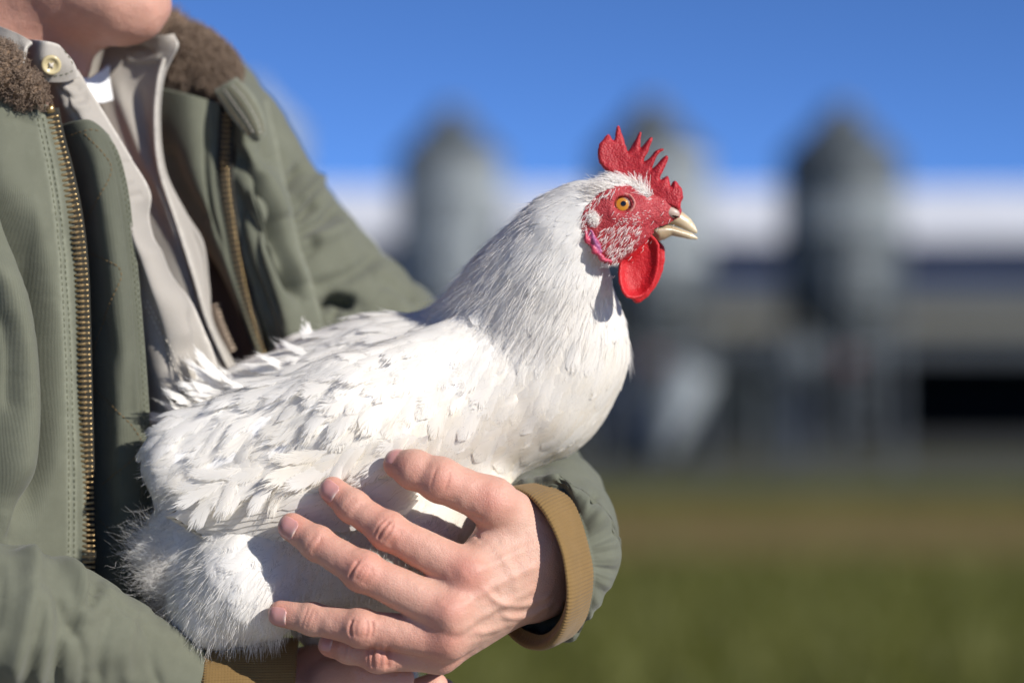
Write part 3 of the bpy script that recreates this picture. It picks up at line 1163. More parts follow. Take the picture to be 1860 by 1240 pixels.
# flow of the plumage: px, py, direction in the picture, length and width in mm, lift, ruffle, kind (0 contour 1 ragged 2 hackle), cream
FLOW = np.array([
    (1085, 325, -1, 0.05, 8, 3.2, .05, .1, 2, 0), (1140, 332, -.9, -.25, 7, 2.2, .10, .1, 2, 0), (1040, 350, -1, .25, 12, 4, .06, .2, 2, 0),
    (1060, 400, -.8, .5, 12, 4, .05, .15, 2, 0), (1050, 460, -.5, .85, 15, 4.6, .05, .2, 2, 0), (1090, 490, -.1, 1, 13, 4, .07, .2, 2, 0),
    (975, 385, -.85, .5, 18, 5.5, .07, .25, 2, 0), (985, 440, -.7, .7, 20, 5.5, .05, .2, 2, 0), (920, 450, -.65, .75, 23, 6.5, .06, .3, 2, 0),
    (1000, 510, -.4, .9, 24, 6.5, .03, .2, 2, 0.05), (1100, 545, .05, 1, 20, 7, .05, .2, 2, .1), (870, 540, -.7, .7, 26, 7.5, .06, .3, 2, 0),
    (940, 575, -.45, .85, 27, 8, .03, .2, 1.9, .05), (900, 610, -.55, .8, 26, 9, .03, .25, 1.7, .05), (1000, 585, -.35, .9, 25, 9, .03, .2, 1.6, .08), (1050, 590, -.2, 1, 24, 13, .03, .2, .3, .2), (1120, 620, -.1, 1, 22, 13, .03, .15, 0, .3),
    (1000, 650, -.4, .9, 26, 17, .03, .2, 0, .3), (920, 660, -.55, .8, 24, 15, .03, .25, 0, .2), (1090, 720, -.35, .95, 24, 16, .03, .15, 0, .4),
    (970, 740, -.45, .9, 25, 17, .03, .2, 0, .5), (1010, 810, -.6, .8, 24, 16, .03, .2, 0, .65), (930, 830, -.6, .8, 24, 16, .035, .25, 0, .7),
    (860, 780, -.5, .85, 25, 15, .05, .25, .4, .4), (800, 590, -.85, .5, 26, 11, .09, .7, 1, .05), (720, 590, -.95, .3, 30, 12, .11, .9, 1, .05),
    (640, 625, -.95, .3, 32, 12, .13, .9, 1, .05), (700, 650, -.85, .45, 27, 12, .12, 1, 1, .15), (560, 660, -.95, .2, 34, 12, .18, 1, 1, .05),
    (470, 700, -.95, .05, 36, 12, .22, 1, 1, .03), (380, 735, -1, .1, 36, 12, .16, .9, 1, .03), (310, 790, -.95, .35, 34, 13, .12, .7, 1, .05),
    (850, 640, -.6, .75, 25, 14, .07, .45, .7, .1), (780, 690, -.55, .8, 27, 15, .06, .4, .5, .25), (700, 720, -.6, .75, 28, 15, .07, .45, .6, .25),
    (760, 780, -.5, .85, 28, 17, .05, .3, .3, .5), (640, 780, -.5, .85, 31, 12, .06, .6, .9, .35), (560, 770, -.6, .8, 34, 10, .08, .8, 1, .2),
    (480, 800, -.6, .8, 36, 10, .09, .9, 1, .12), (400, 835, -.75, .6, 35, 11, .10, .8, 1, .08), (600, 850, -.5, .85, 32, 11, .06, .7, .9, .45),
    (500, 870, -.55, .8, 34, 10, .07, .9, 1, .25), (400, 900, -.85, .4, 32, 13, .08, .6, .9, .1), (310, 890, -.9, .35, 30, 13, .10, .7, 1, .05),
    (700, 1000, -.4, .9, 22, 12, .05, .3, .6, .3), (600, 1020, -.45, .9, 17, 9, .10, .5, 1, 0), (520, 1040, -.5, .85, 17, 9, .10, .5, 1, 0), (430, 1010, -.6, .75, 18, 9, .12, .6, 1, 0), (330, 1030, -.8, .5, 18, 9, .14, .7, 1, 0), (350, 1120, -.45, .85, 18, 8, .14, .7, 1, 0), (440, 1110, -.3, .95, 18, 8, .12, .6, 1, 0), (690, 1200, .1, 1, 22, 8, .10, .8, 1.4, .6),
    (440, 1180, .1, 1, 12, 5, .1, .6, 2, .5),
])


def flow_at(Q, n=4):
    d = np.hypot(Q[:, None, 0] - FLOW[None, :, 0], Q[:, None, 1] - FLOW[None, :, 1])
    wgt = 1 / (d + 12) ** 3
    wgt /= wgt.sum(1, keepdims=True)
    return wgt @ FLOW[:, 2:]


FLUFF = [(190, 1000), (262, 968), (420, 938), (560, 930), (660, 930), (770, 960), (760, 1100), (520, 1110), (510, 1170), (440, 1215), (360, 1205), (280, 1120), (240, 1040)]
FACE = np.array([(755, 150), (1000, 250), (985, 310), (880, 375), (800, 400), (730, 432), (735, 470), (650, 560), (500, 690), (440, 730), (350, 760), (290, 740), (210, 640), (130, 530), (90, 400), (110, 330), (150, 240), (200, 200), (270, 120), (330, 95), (430, 62), (500, 52), (580, 92), (650, 150), (700, 185)], float) / 5.168 + [1040, 330]

cp, ci = sample_faces(HV, HF, 60000, rng)
cn = HN[HF[ci]].mean(1)
cn = norm(cn)
Q = project(cp)
FL = flow_at(Q)
facing = cn[:, 1] < 0.35
ok = ~inside(Q, FACE) | (np.abs(cp[:, 1] - HH) > 0.05)
ok &= ~((Q[:, 0] > 1150) & (Q[:, 1] < 470))
spacing = 0.27 * np.sqrt(FL[:, 2] * FL[:, 3]) * 0.001 * np.where(facing, 1.0, 1.45)
sel = []
cell = {}
cs = 0.012
for i in np.flatnonzero(ok):
    k = tuple((cp[i] // cs).astype(int))
    good = True
    for a in (-1, 0, 1):
        for b in (-1, 0, 1):
            for c in (-1, 0, 1):
                for j in cell.get((k[0] + a, k[1] + b, k[2] + c), ()):
                    dd = cp[i] - cp[j]
                    if dd @ dd < spacing[i] ** 2:
                        good = False
                        break
                if not good:
                    break
            if not good:
                break
        if not good:
            break
    if good:
        sel.append(i)
        cell.setdefault(k, []).append(i)
sel = np.array(sel)
print('FEATHERS', len(sel))
p, n, fl, Qs = cp[sel], cn[sel], FL[sel], Q[sel]
m = len(sel)
D = np.stack([fl[:, 0], 0 * fl[:, 0], -fl[:, 1]], 1)
D = norm(D)
D = D + 0.0 * n
rough_ = fl[:, 5]
D = norm(D + rng.normal(size=(m, 3)) * (0.06 + 0.20 * rough_)[:, None] + 0.35 * rough_[:, None] * np.stack([vnoise(p * 75 + s_) for s_ in (0, 13.7, 31.1)], 1))
T = norm(D - n * np.sum(D * n, 1, keepdims=True))
bad = np.abs(np.sum(norm(D) * n, 1)) > 0.93
T[bad] = norm(np.cross(n[bad], [0, 1, 0.01]))
L = fl[:, 2] * 0.001 * (0.85 + 0.35 * rng.random(m))
W = fl[:, 3] * 0.001 * (0.85 + 0.35 * rng.random(m)) * np.where(fl[:, 6] > 1.5, 1.35, 1.0)
lift = fl[:, 4] * 0.45 + rng.normal(size=m) * 0.022 * (0.2 + rough_)
curl = rng.normal(size=m) * 0.16 * rough_ - 0.05
twist = rng.normal(size=m) * (0.04 + 0.16 * rough_)
N2 = norm(n * np.cos(twist)[:, None] + np.cross(T, n) * np.sin(twist)[:, None])
B = np.cross(N2, T)
kf = fl[:, 6] + rng.normal(size=m) * 0.25
kind = np.where(kf < 0.5, 0, np.where(kf < 1.5, 1, 2))
cream = np.clip(fl[:, 7] * (0.6 + 0.8 * rng.random(m)), 0, 1)
wav = rng.normal(size=m) * 0.16 * rough_        # sideways sweep of the vane
fray = np.array([0.75, 1.2, 0.72])[kind] * (0.8 + 0.4 * rng.random(m))
indown = inside(Qs, FLUFF) & (p[:, 1] < 0.03)
fray = np.where(indown, 1.2, fray)
W = np.where(indown, W * 1.35, W)


def feather_points(tv, p, T, B, N, L, W, lift, curl, wav, camber=0.22, hug=None):
    s, wv, hv = tv[:, 0][None], tv[:, 1][None], tv[:, 2][None]
    x = s * L[:, None]
    h = L[:, None] * (lift[:, None] * s + 0.5 * curl[:, None] * s * s + hv) - camber * 0.5 * W[:, None] * wv * wv * np.minimum(1, s * 3)
    la = wv * W[:, None] * 0.5 + wav[:, None] * L[:, None] * s * s
    X = p[:, None] + T[:, None] * x[..., None] + B[:, None] * la[..., None]
    if hug is None:
        return X + N[:, None] * h[..., None]
    # lay the vane along the body's own surface, h above it
    tilt = np.sum(np.cross(T, N) * hug[1], 1)
    for _ in range(2):
        X = X - hug[0].grad(X) * hug[0].sample(X)[..., None]
    return X + hug[0].grad(X) * (h + tilt[:, None] * la * 0.6 + 0.0006)[..., None]


p0 = p - n * 0.0012
# the big wing feathers of the near side can be picked apart: each is an object of its own
wing_poly = [(860, 640), (760, 690), (560, 700), (420, 770), (290, 830), (275, 940), (420, 930), (560, 900), (700, 850), (850, 810)]
wingset = inside(Qs, wing_poly) & (p[:, 1] < 0.03) & (n[:, 1] < -0.1)
big = np.flatnonzero(wingset)
big = big[np.argsort(-(L * W)[big])][:260]
solo = np.zeros(m, bool)
solo[big] = True
wing_root = None
for kd, kn in enumerate(('contour', 'ragged', 'hackle')):
    for v, (tv, tf, tu) in enumerate(TEMPL[kn]):
        mine = np.flatnonzero((kind == kd) & (np.arange(m) % len(TEMPL[kn]) == v) & ~solo)
        if len(mine) == 0:
            continue
        X = feather_points(tv, p0[mine], T[mine], B[mine], N2[mine], L[mine], W[mine], lift[mine], curl[mine], wav[mine], hug=(sd, N2[mine]))
        nvv = len(tv)
        Fq = (tf[None] + (np.arange(len(mine)) * nvv)[:, None, None]).reshape(-1, 4)
        o = mesh_obj('plumage', X.reshape(-1, 3), Fq, MAT['feather'], hen, uv=np.tile(tu, (len(mine), 1)), attrs={'cream': np.repeat(cream[mine], nvv), 'seed': np.repeat(rng.random(len(mine)), nvv), 'fray': np.repeat(fray[mine], nvv)})
        o['kind'] = 'stuff'

# near wing: shoulder skin under the coverts, then coverts and flight feathers as its pieces
wv_, wf_ = SDF((-0.2, -0.05, 1.15), (0.02, 0.06, 1.33), 0.0035), None
wv_.cap(P(840, 695, .008), P(640, 792, -.006), .034, .040, 0.010, ff)
wv_.cap(P(640, 792, -.006), P(360, 852, .004), .040, .026, 0.010, ff)
WV, WF = wv_.mesh(2)
wing = mesh_obj('wing', WV, WF, MAT['underdown'], hen)
wing['label'] = 'folded wing on the hen\'s near flank'
for i in big:
    kn = ('contour', 'ragged', 'hackle')[kind[i]]
    tv, tf, tu = TEMPL[kn][int(i) % len(TEMPL[kn])]
    e_ = slice(i, i + 1)
    X = feather_points(tv, p0[e_], T[e_], B[e_], N2[e_], L[e_], W[e_], lift[e_], curl[e_], wav[e_], hug=(sd, N2[e_]))[0]
    mesh_obj('covert_feather', X, tf, MAT['feather'], wing, uv=tu, attrs={'cream': np.full(len(tv), cream[i]), 'seed': np.full(len(tv), rng.random()), 'fray': np.full(len(tv), fray[i])})
pt, pf, pu = feather_template(40, 9, 'primary', 77)
prim = [((760, 858 + 8.5 * k), (595 + 4 * k, 893 + 8.5 * k), (425 + 9 * k, 918 + 8.0 * k), (300 + 12 * k, 938 + 7 * k), -.0395 + .0010 * k, 12.5) for k in range(7)]
for k, (a, b, c, d, y, wd) in enumerate(prim):
    cv = catmull(np.array([P(a[0], a[1], y + .004), P(b[0], b[1], y - .002), P(c[0], c[1], y + .002), P(d[0], d[1], y + .012)]), 61)
    tg = norm(np.gradient(cv, axis=0))
    nn = norm(np.array([0.0, -1.0, 0.28]) - tg * (tg @ np.array([0, -1.0, 0.28]))[:, None])
    bb = np.cross(nn, tg)
    i = np.clip(pt[:, 0], 0, 1) * 59.99
    i0 = i.astype(int)
    fr = (i - i0)[:, None]
    g = lambda A: A[i0] * (1 - fr) + A[i0 + 1] * fr
    wm = wd * 0.001 * 0.5
    X = g(cv) + g(bb) * (pt[:, 1] * wm)[:, None] + g(nn) * (0.0010 * np.exp(-(pt[:, 1] / 0.06) ** 2) - 0.0016 * pt[:, 1] ** 2)[:, None]
    mesh_obj('primary_feather', X, pf, MAT['feather'], wing, uv=pu * [4, 1] - [3.2, 0], attrs={'cream': np.full(len(X), 0.35), 'seed': np.full(len(X), 0.13 * k), 'fray': np.full(len(X), 0.0)})

# last row of coverts, hanging over the quills
rw = np.random.default_rng(21)
for row, (dy, dep, cnt) in enumerate(((12, -.0405, 42), (-10, -.0400, 40))):
    for k in range(cnt):
        f_ = (k + 0.5) / cnt
        bx_ = 800 - 400 * f_ + rw.normal() * 5
        by_ = np.interp(bx_, [300, 450, 600, 800], [872, 850, 832, 800]) + dy + rw.normal() * 5
        Tv = norm(np.array([-0.66 + 0.16 * rw.normal(), 0.05 + 0.08 * rw.normal(), -0.62 + 0.16 * rw.normal()]))
        Nv = np.array([0.0, -0.97, 0.24])
        Nv = norm(Nv - Tv * (Nv @ Tv))
        a1 = lambda v_: np.array([v_])
        tv, tf, tu = TEMPL['ragged'][k % 6]
        X = feather_points(tv, P(bx_, by_, dep)[None], Tv[None], np.cross(Nv, Tv)[None], Nv[None], a1(0.026 + 0.010 * rw.random()), a1(0.008 + 0.005 * rw.random()), a1(0.06 + 0.09 * rw.normal()), a1(-0.15 + 0.25 * rw.normal()), a1(0.20 * rw.normal()))[0]
        mesh_obj('covert_feather', X, tf, MAT['feather'], wing, uv=tu, attrs={'cream': np.full(len(tv), 0.25 + 0.4 * rw.random() * (bx_ > 520)), 'seed': np.full(len(tv), rw.random()), 'fray': np.full(len(tv), 1.25)})

# --- down: fluffy thigh, vent and wisps
def fluff(name, npts, weightfn, dirfn, length, rad, k=6, seed=3, wav=0.25, clump=0.5):
    r = np.random.default_rng(seed)
    fc = HV[HF].mean(1)
    wgt = weightfn(project(fc), fc)
    p, i = sample_faces(HV, HF, npts, r, wgt)
    nn = norm(HN[HF[i]].mean(1))
    qq = project(p)
    D = dirfn(qq, p, nn)
    # clumped wander
    c1 = np.stack([vnoise(p * 160 + s) for s in (0, 17.3, 41.9)], 1)
    c2 = np.stack([vnoise(p * 420 + s) for s in (5, 27.3, 61.9)], 1)
    D = norm(D + clump * c1 + clump * 0.6 * c2 + r.normal(size=p.shape) * 0.13)
    ln = length(qq) * (0.55 + 0.6 * r.random(npts))
    t = np.linspace(0, 1, k)
    side = norm(np.cross(D, nn) + 1e-6)
    bend = norm(D * 0.5 + r.normal(size=p.shape) * wav + np.array([0, 0, -0.45]))
    pts = p[:, None] + D[:, None] * (ln[:, None] * t)[..., None] + bend[:, None] * (ln[:, None] * 0.35 * t ** 2)[..., None] + side[:, None] * (np.sin(t * 6 + r.random((npts, 1)) * 6) * ln[:, None] * 0.05 * t)[..., None]
    rr = rad * (1 - 0.8 * t ** 1.5)[None] * (0.6 + 0.8 * r.random((npts, 1)))
    return hair_obj(name, pts, rr, MAT['down'], hen)


def w_fluff(q, c):
    d = poly_sd(q, FLUFF)
    return np.where((d < 18) & (c[:, 1] < 0.06), 1.0, 0.0)


def d_fluff(q, p, n):
    f = flow_at(q)
    D = np.stack([f[:, 0], 0 * f[:, 0], -f[:, 1]], 1)
    out = norm(p - P(470, 1010, 0.04))
    return norm(D * 0.9 + n * 0.22 + out * 0.25)


fluff('down_fluff', 4500, w_fluff, d_fluff, lambda q: np.where(q[:, 0] > 540, 0.007, 0.009), 0.00009, seed=3, clump=0.28, wav=0.15)


def w_low(q, c):
    return np.where((q[:, 1] > 1090) & (q[:, 0] > 540), 1.0, 0.0) + np.where((q[:, 1] > 1130) & (q[:, 0] < 520), 0.7, 0)


fluff('down_fluff', 1500, w_low, lambda q, p, n: norm(np.array([-0.15, -0.1, -1.0]) + n * 0.5), lambda q: 0.010 + 0 * q[:, 0], 0.00012, seed=4, clump=0.5)


def w_soft(q, c):
    d = poly_sd(q, FACE)
    return np.where((d > 2) & (q[:, 1] < 640) & (q[:, 0] > 800) & (q[:, 0] < 1150), 1.0, 0.0)


fluff('neck_wisps', 3500, w_soft, lambda q, p, n: norm(np.stack([flow_at(q)[:, 0], 0 * q[:, 0], -flow_at(q)[:, 1]], 1) + n * 0.18), lambda q: 0.004 + flow_at(q)[:, 2] * 0.00035, 0.00010, seed=5, clump=0.25, wav=0.1)


def w_ruff(q, c):
    return np.where((q[:, 0] < 760) & (q[:, 1] < 935) & (c[:, 1] < 0.09), 1.0, 0.0)


fluff('back_wisps', 2600, w_ruff, lambda q, p, n: norm(np.stack([flow_at(q)[:, 0], 0 * q[:, 0], -flow_at(q)[:, 1]], 1) + n * 0.35), lambda q: 0.009 - 0.003 * (q[:, 0] < 420), 0.00008, seed=6, clump=0.4)

# wisp of fluff beside the rear end and tufts of ruffled saddle feathers
r = np.random.default_rng(9)


def tuft(root, dirs, n, ln, rad, spread, name='fluff_tuft', k=10, seed=0):
    r = np.random.default_rng(seed)
    D = norm(np.asarray(dirs, float))
    p = np.asarray(root) + r.normal(size=(n, 3)) * spread
    d = norm(D + r.normal(size=(n, 3)) * 0.42)
    t = np.linspace(0, 1, k)
    l = ln * (0.5 + 0.7 * r.random(n))
    bend = r.normal(size=(n, 3)) * 0.75 + np.array([0, 0, 0.3])
    sw_ = norm(np.cross(d, r.normal(size=(n, 3))))
    pts = p[:, None] + d[:, None] * (l[:, None] * t)[..., None] + bend[:, None] * (l[:, None] * 0.4 * t ** 2)[..., None] + sw_[:, None] * (l[:, None] * 0.12 * np.sin(t * 7 + r.random((n, 1)) * 6))[..., None]
    return hair_obj(name, pts, rad * (1 - 0.8 * t)[None] * np.ones((n, 1)), MAT['down'], hen)


tuft(P(288, 1005, -.004), (-0.95, -0.15, 0.22), 1300, 0.013, 0.00006, (0.006, 0.006, 0.008), seed=1)
tuft(P(300, 1040, -.004), (-0.9, -0.25, -0.05), 1000, 0.010, 0.00006, (0.005, 0.005, 0.012), seed=2)

ns = 170
sx = rng.random(ns)
tip = np.stack([300 + 240 * sx, 745 - 70 * sx - 25 * np.sin(sx * 7) + rng.normal(size=ns) * 22], 1)
pr = P(tip[:, 0] + 70, tip[:, 1] + 25, 0.02 + 0.05 * rng.random(ns))
Td = norm(np.stack([-1 + 0.2 * rng.normal(size=ns), 0.35 * rng.normal(size=ns) - 0.1, 0.10 + 0.18 * rng.normal(size=ns)], 1))
Nd = norm(np.array([0.1, -0.75, 0.7]) - Td * (Td @ np.array([0.1, -0.75, 0.7]))[:, None])
one = np.ones(ns)
for v, (tv, tf, tu) in enumerate(TEMPL['ragged']):
    s_ = np.arange(ns) % 6 == v
    X = feather_points(tv, pr[s_], Td[s_], np.cross(Nd, Td)[s_], Nd[s_], 0.026 + 0.016 * rng.random(s_.sum()), 0.008 + 0.005 * rng.random(s_.sum()), 0.1 * one[s_], 0.5 * rng.normal(size=s_.sum()), 0.35 * rng.normal(size=s_.sum()))
    o = mesh_obj('saddle_feathers', X.reshape(-1, 3), (tf[None] + (np.arange(s_.sum()) * len(tv))[:, None, None]).reshape(-1, 4), MAT['feather'], hen, uv=np.tile(tu, (s_.sum(), 1)), attrs={'cream': np.full(len(tv) * s_.sum(), 0.05), 'seed': np.repeat(rng.random(s_.sum()), len(tv)), 'fray': np.full(len(tv) * s_.sum(), 1.5)})
    o['kind'] = 'stuff'

# --- head
def C2(a):
    return np.array(a, float) / 5.168 + [1040, 330]


sh = SDF(P(1040, 490, -0.042) - 0.004, P(1275, 300, 0.018) + 0.004, 0.0006)
hd = [(1070, 398, HH, .0205), (1112, 384, HH, .0198), (1150, 386, HH, .0150), (1195, 383, HH, .0095), (1215, 388, HH, .0070)]
sh.chain([P(*q_[:3]) for q_ in hd], [q_[3] for q_ in hd], 0.006)
sh.cap(P(1085, 430, HH), P(1130, 425, HH), .0175, .0155, 0.006)      # cheek
sh.cap(P(1100, 462, HH), P(1140, 430, HH), .013, .012, 0.006)
sh.cap(P(1150, 425, HH), P(1195, 412, HH), .010, .0065, 0.005)        # jaw
for s_ in (-1, 1):                                                    # brow, orbit
    sh.cap(P(1105, 350, HH + s_ * .0150), P(1160, 362, HH + s_ * .0105), .0045, .0035, 0.004)
    sh.cap(P(1131, 372, HH + s_ * .030), P(1131, 372, HH + s_ * .0185), .0047, .0047, -0.0022)
    sh.cap(P(1112, 392, HH + s_ * .0165), P(1155, 398, HH + s_ * .0120), .0035, .003, 0.004)
FV, FF = sh.mesh(1)
fn = vnormals(FV, FF)
fq = project(FV)
# pebbles and bristle pits of the bare skin
FV = FV + fn * (0.00016 * vnoise(FV * 420) + 0.00022 * vnoise(FV * 1250))[:, None]
keepf = poly_sd(fq, FACE)[FF].max(1) < 6
o = mesh_obj('face_skin', FV, FF[keepf], MAT['face'], hen)
o['label'] = 'bare pebbly red face skin'

CR = lambda a: np.array(a, float) / 6.528 + [1040, 210]
COMB = CR([(440, 690), (350, 612), (310, 560), (298, 500), (300, 400), (310, 330), (355, 285), (390, 235), (425, 213), (455, 235), (468, 275), (490, 292), (503, 270), (510, 200), (525, 130), (543, 107), (562, 130), (585, 210), (615, 290), (640, 370), (655, 432), (680, 400), (715, 340), (745, 280), (775, 220), (800, 186), (820, 195), (815, 260), (805, 330), (803, 392), (835, 360), (880, 300), (915, 262), (938, 248), (957, 262), (945, 300), (915, 370), (895, 440), (860, 500), (840, 548), (870, 530), (930, 480), (990, 420), (1040, 392), (1080, 395), (1088, 412), (1040, 437), (1000, 480), (975, 540), (950, 600), (930, 643), (960, 620), (1020, 560), (1075, 500), (1110, 475), (1132, 485), (1125, 530), (1100, 600), (1060, 680), (1035, 740), (1038, 772), (1075, 740), (1120, 718), (1137, 735), (1150, 800), (1160, 850), (1180, 800), (1205, 776), (1232, 795), (1260, 840), (1292, 870), (1308, 920), (1307, 985), (1278, 1040), (1278, 1110), (1240, 1140), (1150, 1100), (1000, 1050), (880, 1000), (780, 900), (660, 800), (560, 740)])


def blade(poly, y0, R, half, res, disp=None, pad=0.006):
    """a fleshy plate: traced outline, rounded edges, real thickness; y0(px,py) is its middle depth"""
    yc = float(np.mean(y0(poly[:, 0], poly[:, 1])))
    W3 = P(poly[:, 0], poly[:, 1], yc)
    lo, hi = W3.min(0) - pad, W3.max(0) + pad
    lo[1], hi[1] = yc - half * 2.2 - 0.012, yc + half * 2.2 + 0.012
    g = SDF(lo, hi, res)
    XX, ZZ = np.meshgrid(g.ax[0], g.ax[2], indexing='ij')
    pq = project(np.stack([XX, np.full(XX.shape, yc), ZZ], -1).reshape(-1, 3))
    sc = FPX / (yc - CAM[1])
    d = (poly_sd(pq, poly) / sc).reshape(XX.shape)
    ym = y0(pq[:, 0], pq[:, 1]).reshape(XX.shape)
    hf = half * (disp(pq).reshape(XX.shape) if disp else 1.0)
    e = np.maximum(d + R, 0)
    yy = (g.ax[1][None, :, None] - ym[:, None, :]) * (R / (hf if np.isscalar(hf) else hf[:, None, :]))
    g.f[:] = np.sqrt(e[:, None, :] ** 2 + yy ** 2) - R
    return g.mesh(1)


cy = lambda x, y: HH + 0.0018 * np.sin((x - 1085) * 0.035) + 0.00003 * (300 - y)
V, F = blade(COMB, cy, 0.0021, 0.0026, 0.0006, lambda q: 0.75 + 1.25 * np.clip((q[:, 1] - 250) / 110, 0, 1))
V = V + vnormals(V, F) * (0.0003 * vnoise(V * 250) + 0.00013 * vnoise(V * 800))[:, None]
comb = mesh_obj('comb', V, F, MAT['comb'], hen)
comb['label'] = 'red single comb with pointed spikes'
WAT = C2([(690, 465), (740, 490), (790, 540), (817, 590), (820, 700), (815, 800), (790, 900), (760, 980), (700, 1050), (650, 1090), (570, 1107), (500, 1092), (455, 1030), (430, 950), (423, 870), (438, 760), (450, 690), (500, 680), (560, 640), (620, 580), (660, 520)])


def wy(x, y):
    d = -np.clip(poly_sd(np.stack([np.ravel(x), np.ravel(y)], 1), WAT), -60, 10).reshape(np.shape(x))
    left = np.clip((1165 - x) / 35, -1, 1)
    low = np.clip((y - 480) / 60, 0, 1)
    return HH - 0.0075 + 0.0042 * (1 - np.exp(-(np.clip(d, 0, 60) / 12) ** 2)) - 0.0040 * np.clip(left, 0, 1) * low - 0.0018 * low


V, F = blade(WAT, wy, 0.0018, 0.0018, 0.0006)
V = V + vnormals(V, F) * (0.00010 * vnoise(V * 300) + 0.00016 * vnoise(V * 1000))[:, None]
mesh_obj('wattle', V, F, MAT['wattle'], hen)
WAF = C2([(790, 540), (820, 570), (852, 600), (872, 660), (870, 740), (852, 820), (822, 900), (780, 990), (700, 1085), (640, 1138), (590, 1143), (555, 1110), (560, 900), (600, 700), (680, 560)])
V, F = blade(WAF, lambda x, y: HH + 0.0085 + 0 * x, 0.0018, 0.0018, 0.0007)
V = V + vnormals(V, F) * (0.0004 * vnoise(V * 300))[:, None]
mesh_obj('wattle', V, F, MAT['wattle'], hen)

UP = C2([(960, 235), (1000, 262), (1050, 298), (1110, 348), (1152, 410), (1174, 460), (1172, 486), (1150, 490), (1090, 466), (1000, 427), (940, 406), (860, 399), (780, 406), (690, 430), (607, 466), (640, 438), (700, 408), (740, 384), (800, 360), (870, 330), (930, 290)])
LO = C2([(607, 462), (700, 424), (790, 400), (880, 396), (960, 420), (1060, 457), (1130, 486), (1177, 525), (1174, 546), (1100, 541), (1010, 522), (930, 508), (860, 545), (800, 560), (740, 500), (690, 470)])
for nm, poly, hw in (('upper_beak', UP, 0.0062), ('lower_beak', LO, 0.0054)):
    V, F = blade(poly, lambda x, y: HH + 0 * x, 0.0042, hw, 0.0005, lambda q: np.clip((1275 - q[:, 0]) / 66, 0.22, 1.75))
    o = mesh_obj(nm, V, F, MAT['beak'], hen, attrs={'tipc': np.clip((project(V)[:, 0] - 1215) / 40, 0, 1)})
for s_ in (-1, 1):
    c = P(*C2((918, 283)), HH + s_ * 0.0068)
    ax_ = norm(P(*C2((975, 312)), 0) - P(*C2((855, 268)), 0))
    upv = np.cross(ax_, [0, 1, 0])
    g = SDF(c - 0.012, c + 0.012, 0.0004)
    g.ell(c, np.stack([ax_, np.array([0, 1, 0]), upv]), (0.0056, 0.0024, 0.0030), 0.001)
    V, F = g.mesh(1)
    no = mesh_obj('nostril_flap', V, F, MAT['nostril'], hen)
    g = SDF(c - 0.012, c + 0.012, 0.0004)
    cd = P(*C2((922, 308)), HH + s_ * 0.0072)
    g.ell(cd, np.stack([ax_, np.array([0, 1, 0]), upv]), (0.0050, 0.0016, 0.0011), 0.001)
    V, F = g.mesh(1)
    mesh_obj('nostril_slit', V, F, MAT['dark'], no)
    # eye: iris dish, pupil, clear cornea, lid ring
    ec = P(1131, 371, HH + s_ * 0.0148)
    fw = norm(np.array([0.10, s_, 0.04]))
    ux = norm(np.cross([0, 0, 1], fw))
    uz = np.cross(fw, ux)
    r_, a_ = np.linspace(0, 1, 9), np.linspace(0, 2 * np.pi, 40, endpoint=False)
    RR, AA = np.meshgrid(r_, a_, indexing='ij')
    ir = 0.0047
    V = ec + fw * 0.0030 + (RR * np.cos(AA))[..., None] * ux * ir + (RR * np.sin(AA))[..., None] * uz * ir - (RR ** 2)[..., None] * fw * 0.0008
    eye = mesh_obj('eye', V.reshape(-1, 3), grid_faces(9, 40, True), MAT['iris'], hen, attrs={'rad': RR.ravel()})
    eye['label'] = 'amber eye with small black pupil'
    V = ec + fw * 0.00315 + (RR * np.cos(AA))[..., None] * ux * 0.00145 + (RR * np.sin(AA))[..., None] * uz * 0.00145
    mesh_obj('pupil', V.reshape(-1, 3), grid_faces(9, 40, True), MAT['pupil'], eye)
    ph = RR * 1.2
    V = ec + (np.sin(ph) * np.cos(AA))[..., None] * ux * 0.0050 + (np.sin(ph) * np.sin(AA))[..., None] * uz * 0.0050 + (np.cos(ph))[..., None] * fw * 0.0050 - fw * 0.0002
    mesh_obj('cornea', V.reshape(-1, 3), grid_faces(9, 40, True), MAT['cornea'], eye)
    g = SDF(ec - 0.010, ec + 0.010, 0.00035)
    XX, YY, ZZ = np.meshgrid(*g.ax, indexing='ij')
    D = np.stack([XX, YY, ZZ], -1) - ec
    dd = D @ fw - 0.0027
    rad_ = np.hypot((D @ ux) / 1.08, D @ uz) - 0.0056
    g.f[:] = np.sqrt(rad_ ** 2 + (dd * 0.7) ** 2) - 0.00085 - 0.00025 * vnoise(D * 700)
    V, F = g.mesh(1)
    mesh_obj('eyelid', V, F, MAT['lid'], eye)
    # ear patch and lobe
    q = [(1062, 412), (1066, 435), (1080, 455), (1093, 470), (1108, 473)]
    g = SDF(P(1050, 485, HH + s_ * .02) - 0.008, P(1120, 400, HH + s_ * .02) + 0.008, 0.0005)
    yl = HH + s_ * np.array([.0185, .0192, .0178, .0160, .0140])
    pts = [P(a_[0], a_[1], b_) for a_, b_ in zip(q, yl)]
    g.chain(pts, [.0010, .0015, .0015, .0016, .0012], 0.0015)
    q2 = [(1072, 420), (1082, 440), (1092, 455)]
    g.chain([P(a_, b_, HH + s_ * y_) for (a_, b_), y_ in zip(q2, (.0188, .0186, .0172))], [.0015, .0020, .0012], 0.001)
    V, F = g.mesh(1)
    V = V + vnormals(V, F) * (0.0009 * vnoise(V * 420) - 0.0002)[:, None]
    pur = np.clip(1 - poly_dist(project(V), np.array(q2))[0] / 9, 0, 1)
    mesh_obj('earlobe', V, F, MAT['earlobe'], hen, attrs={'pur': pur})
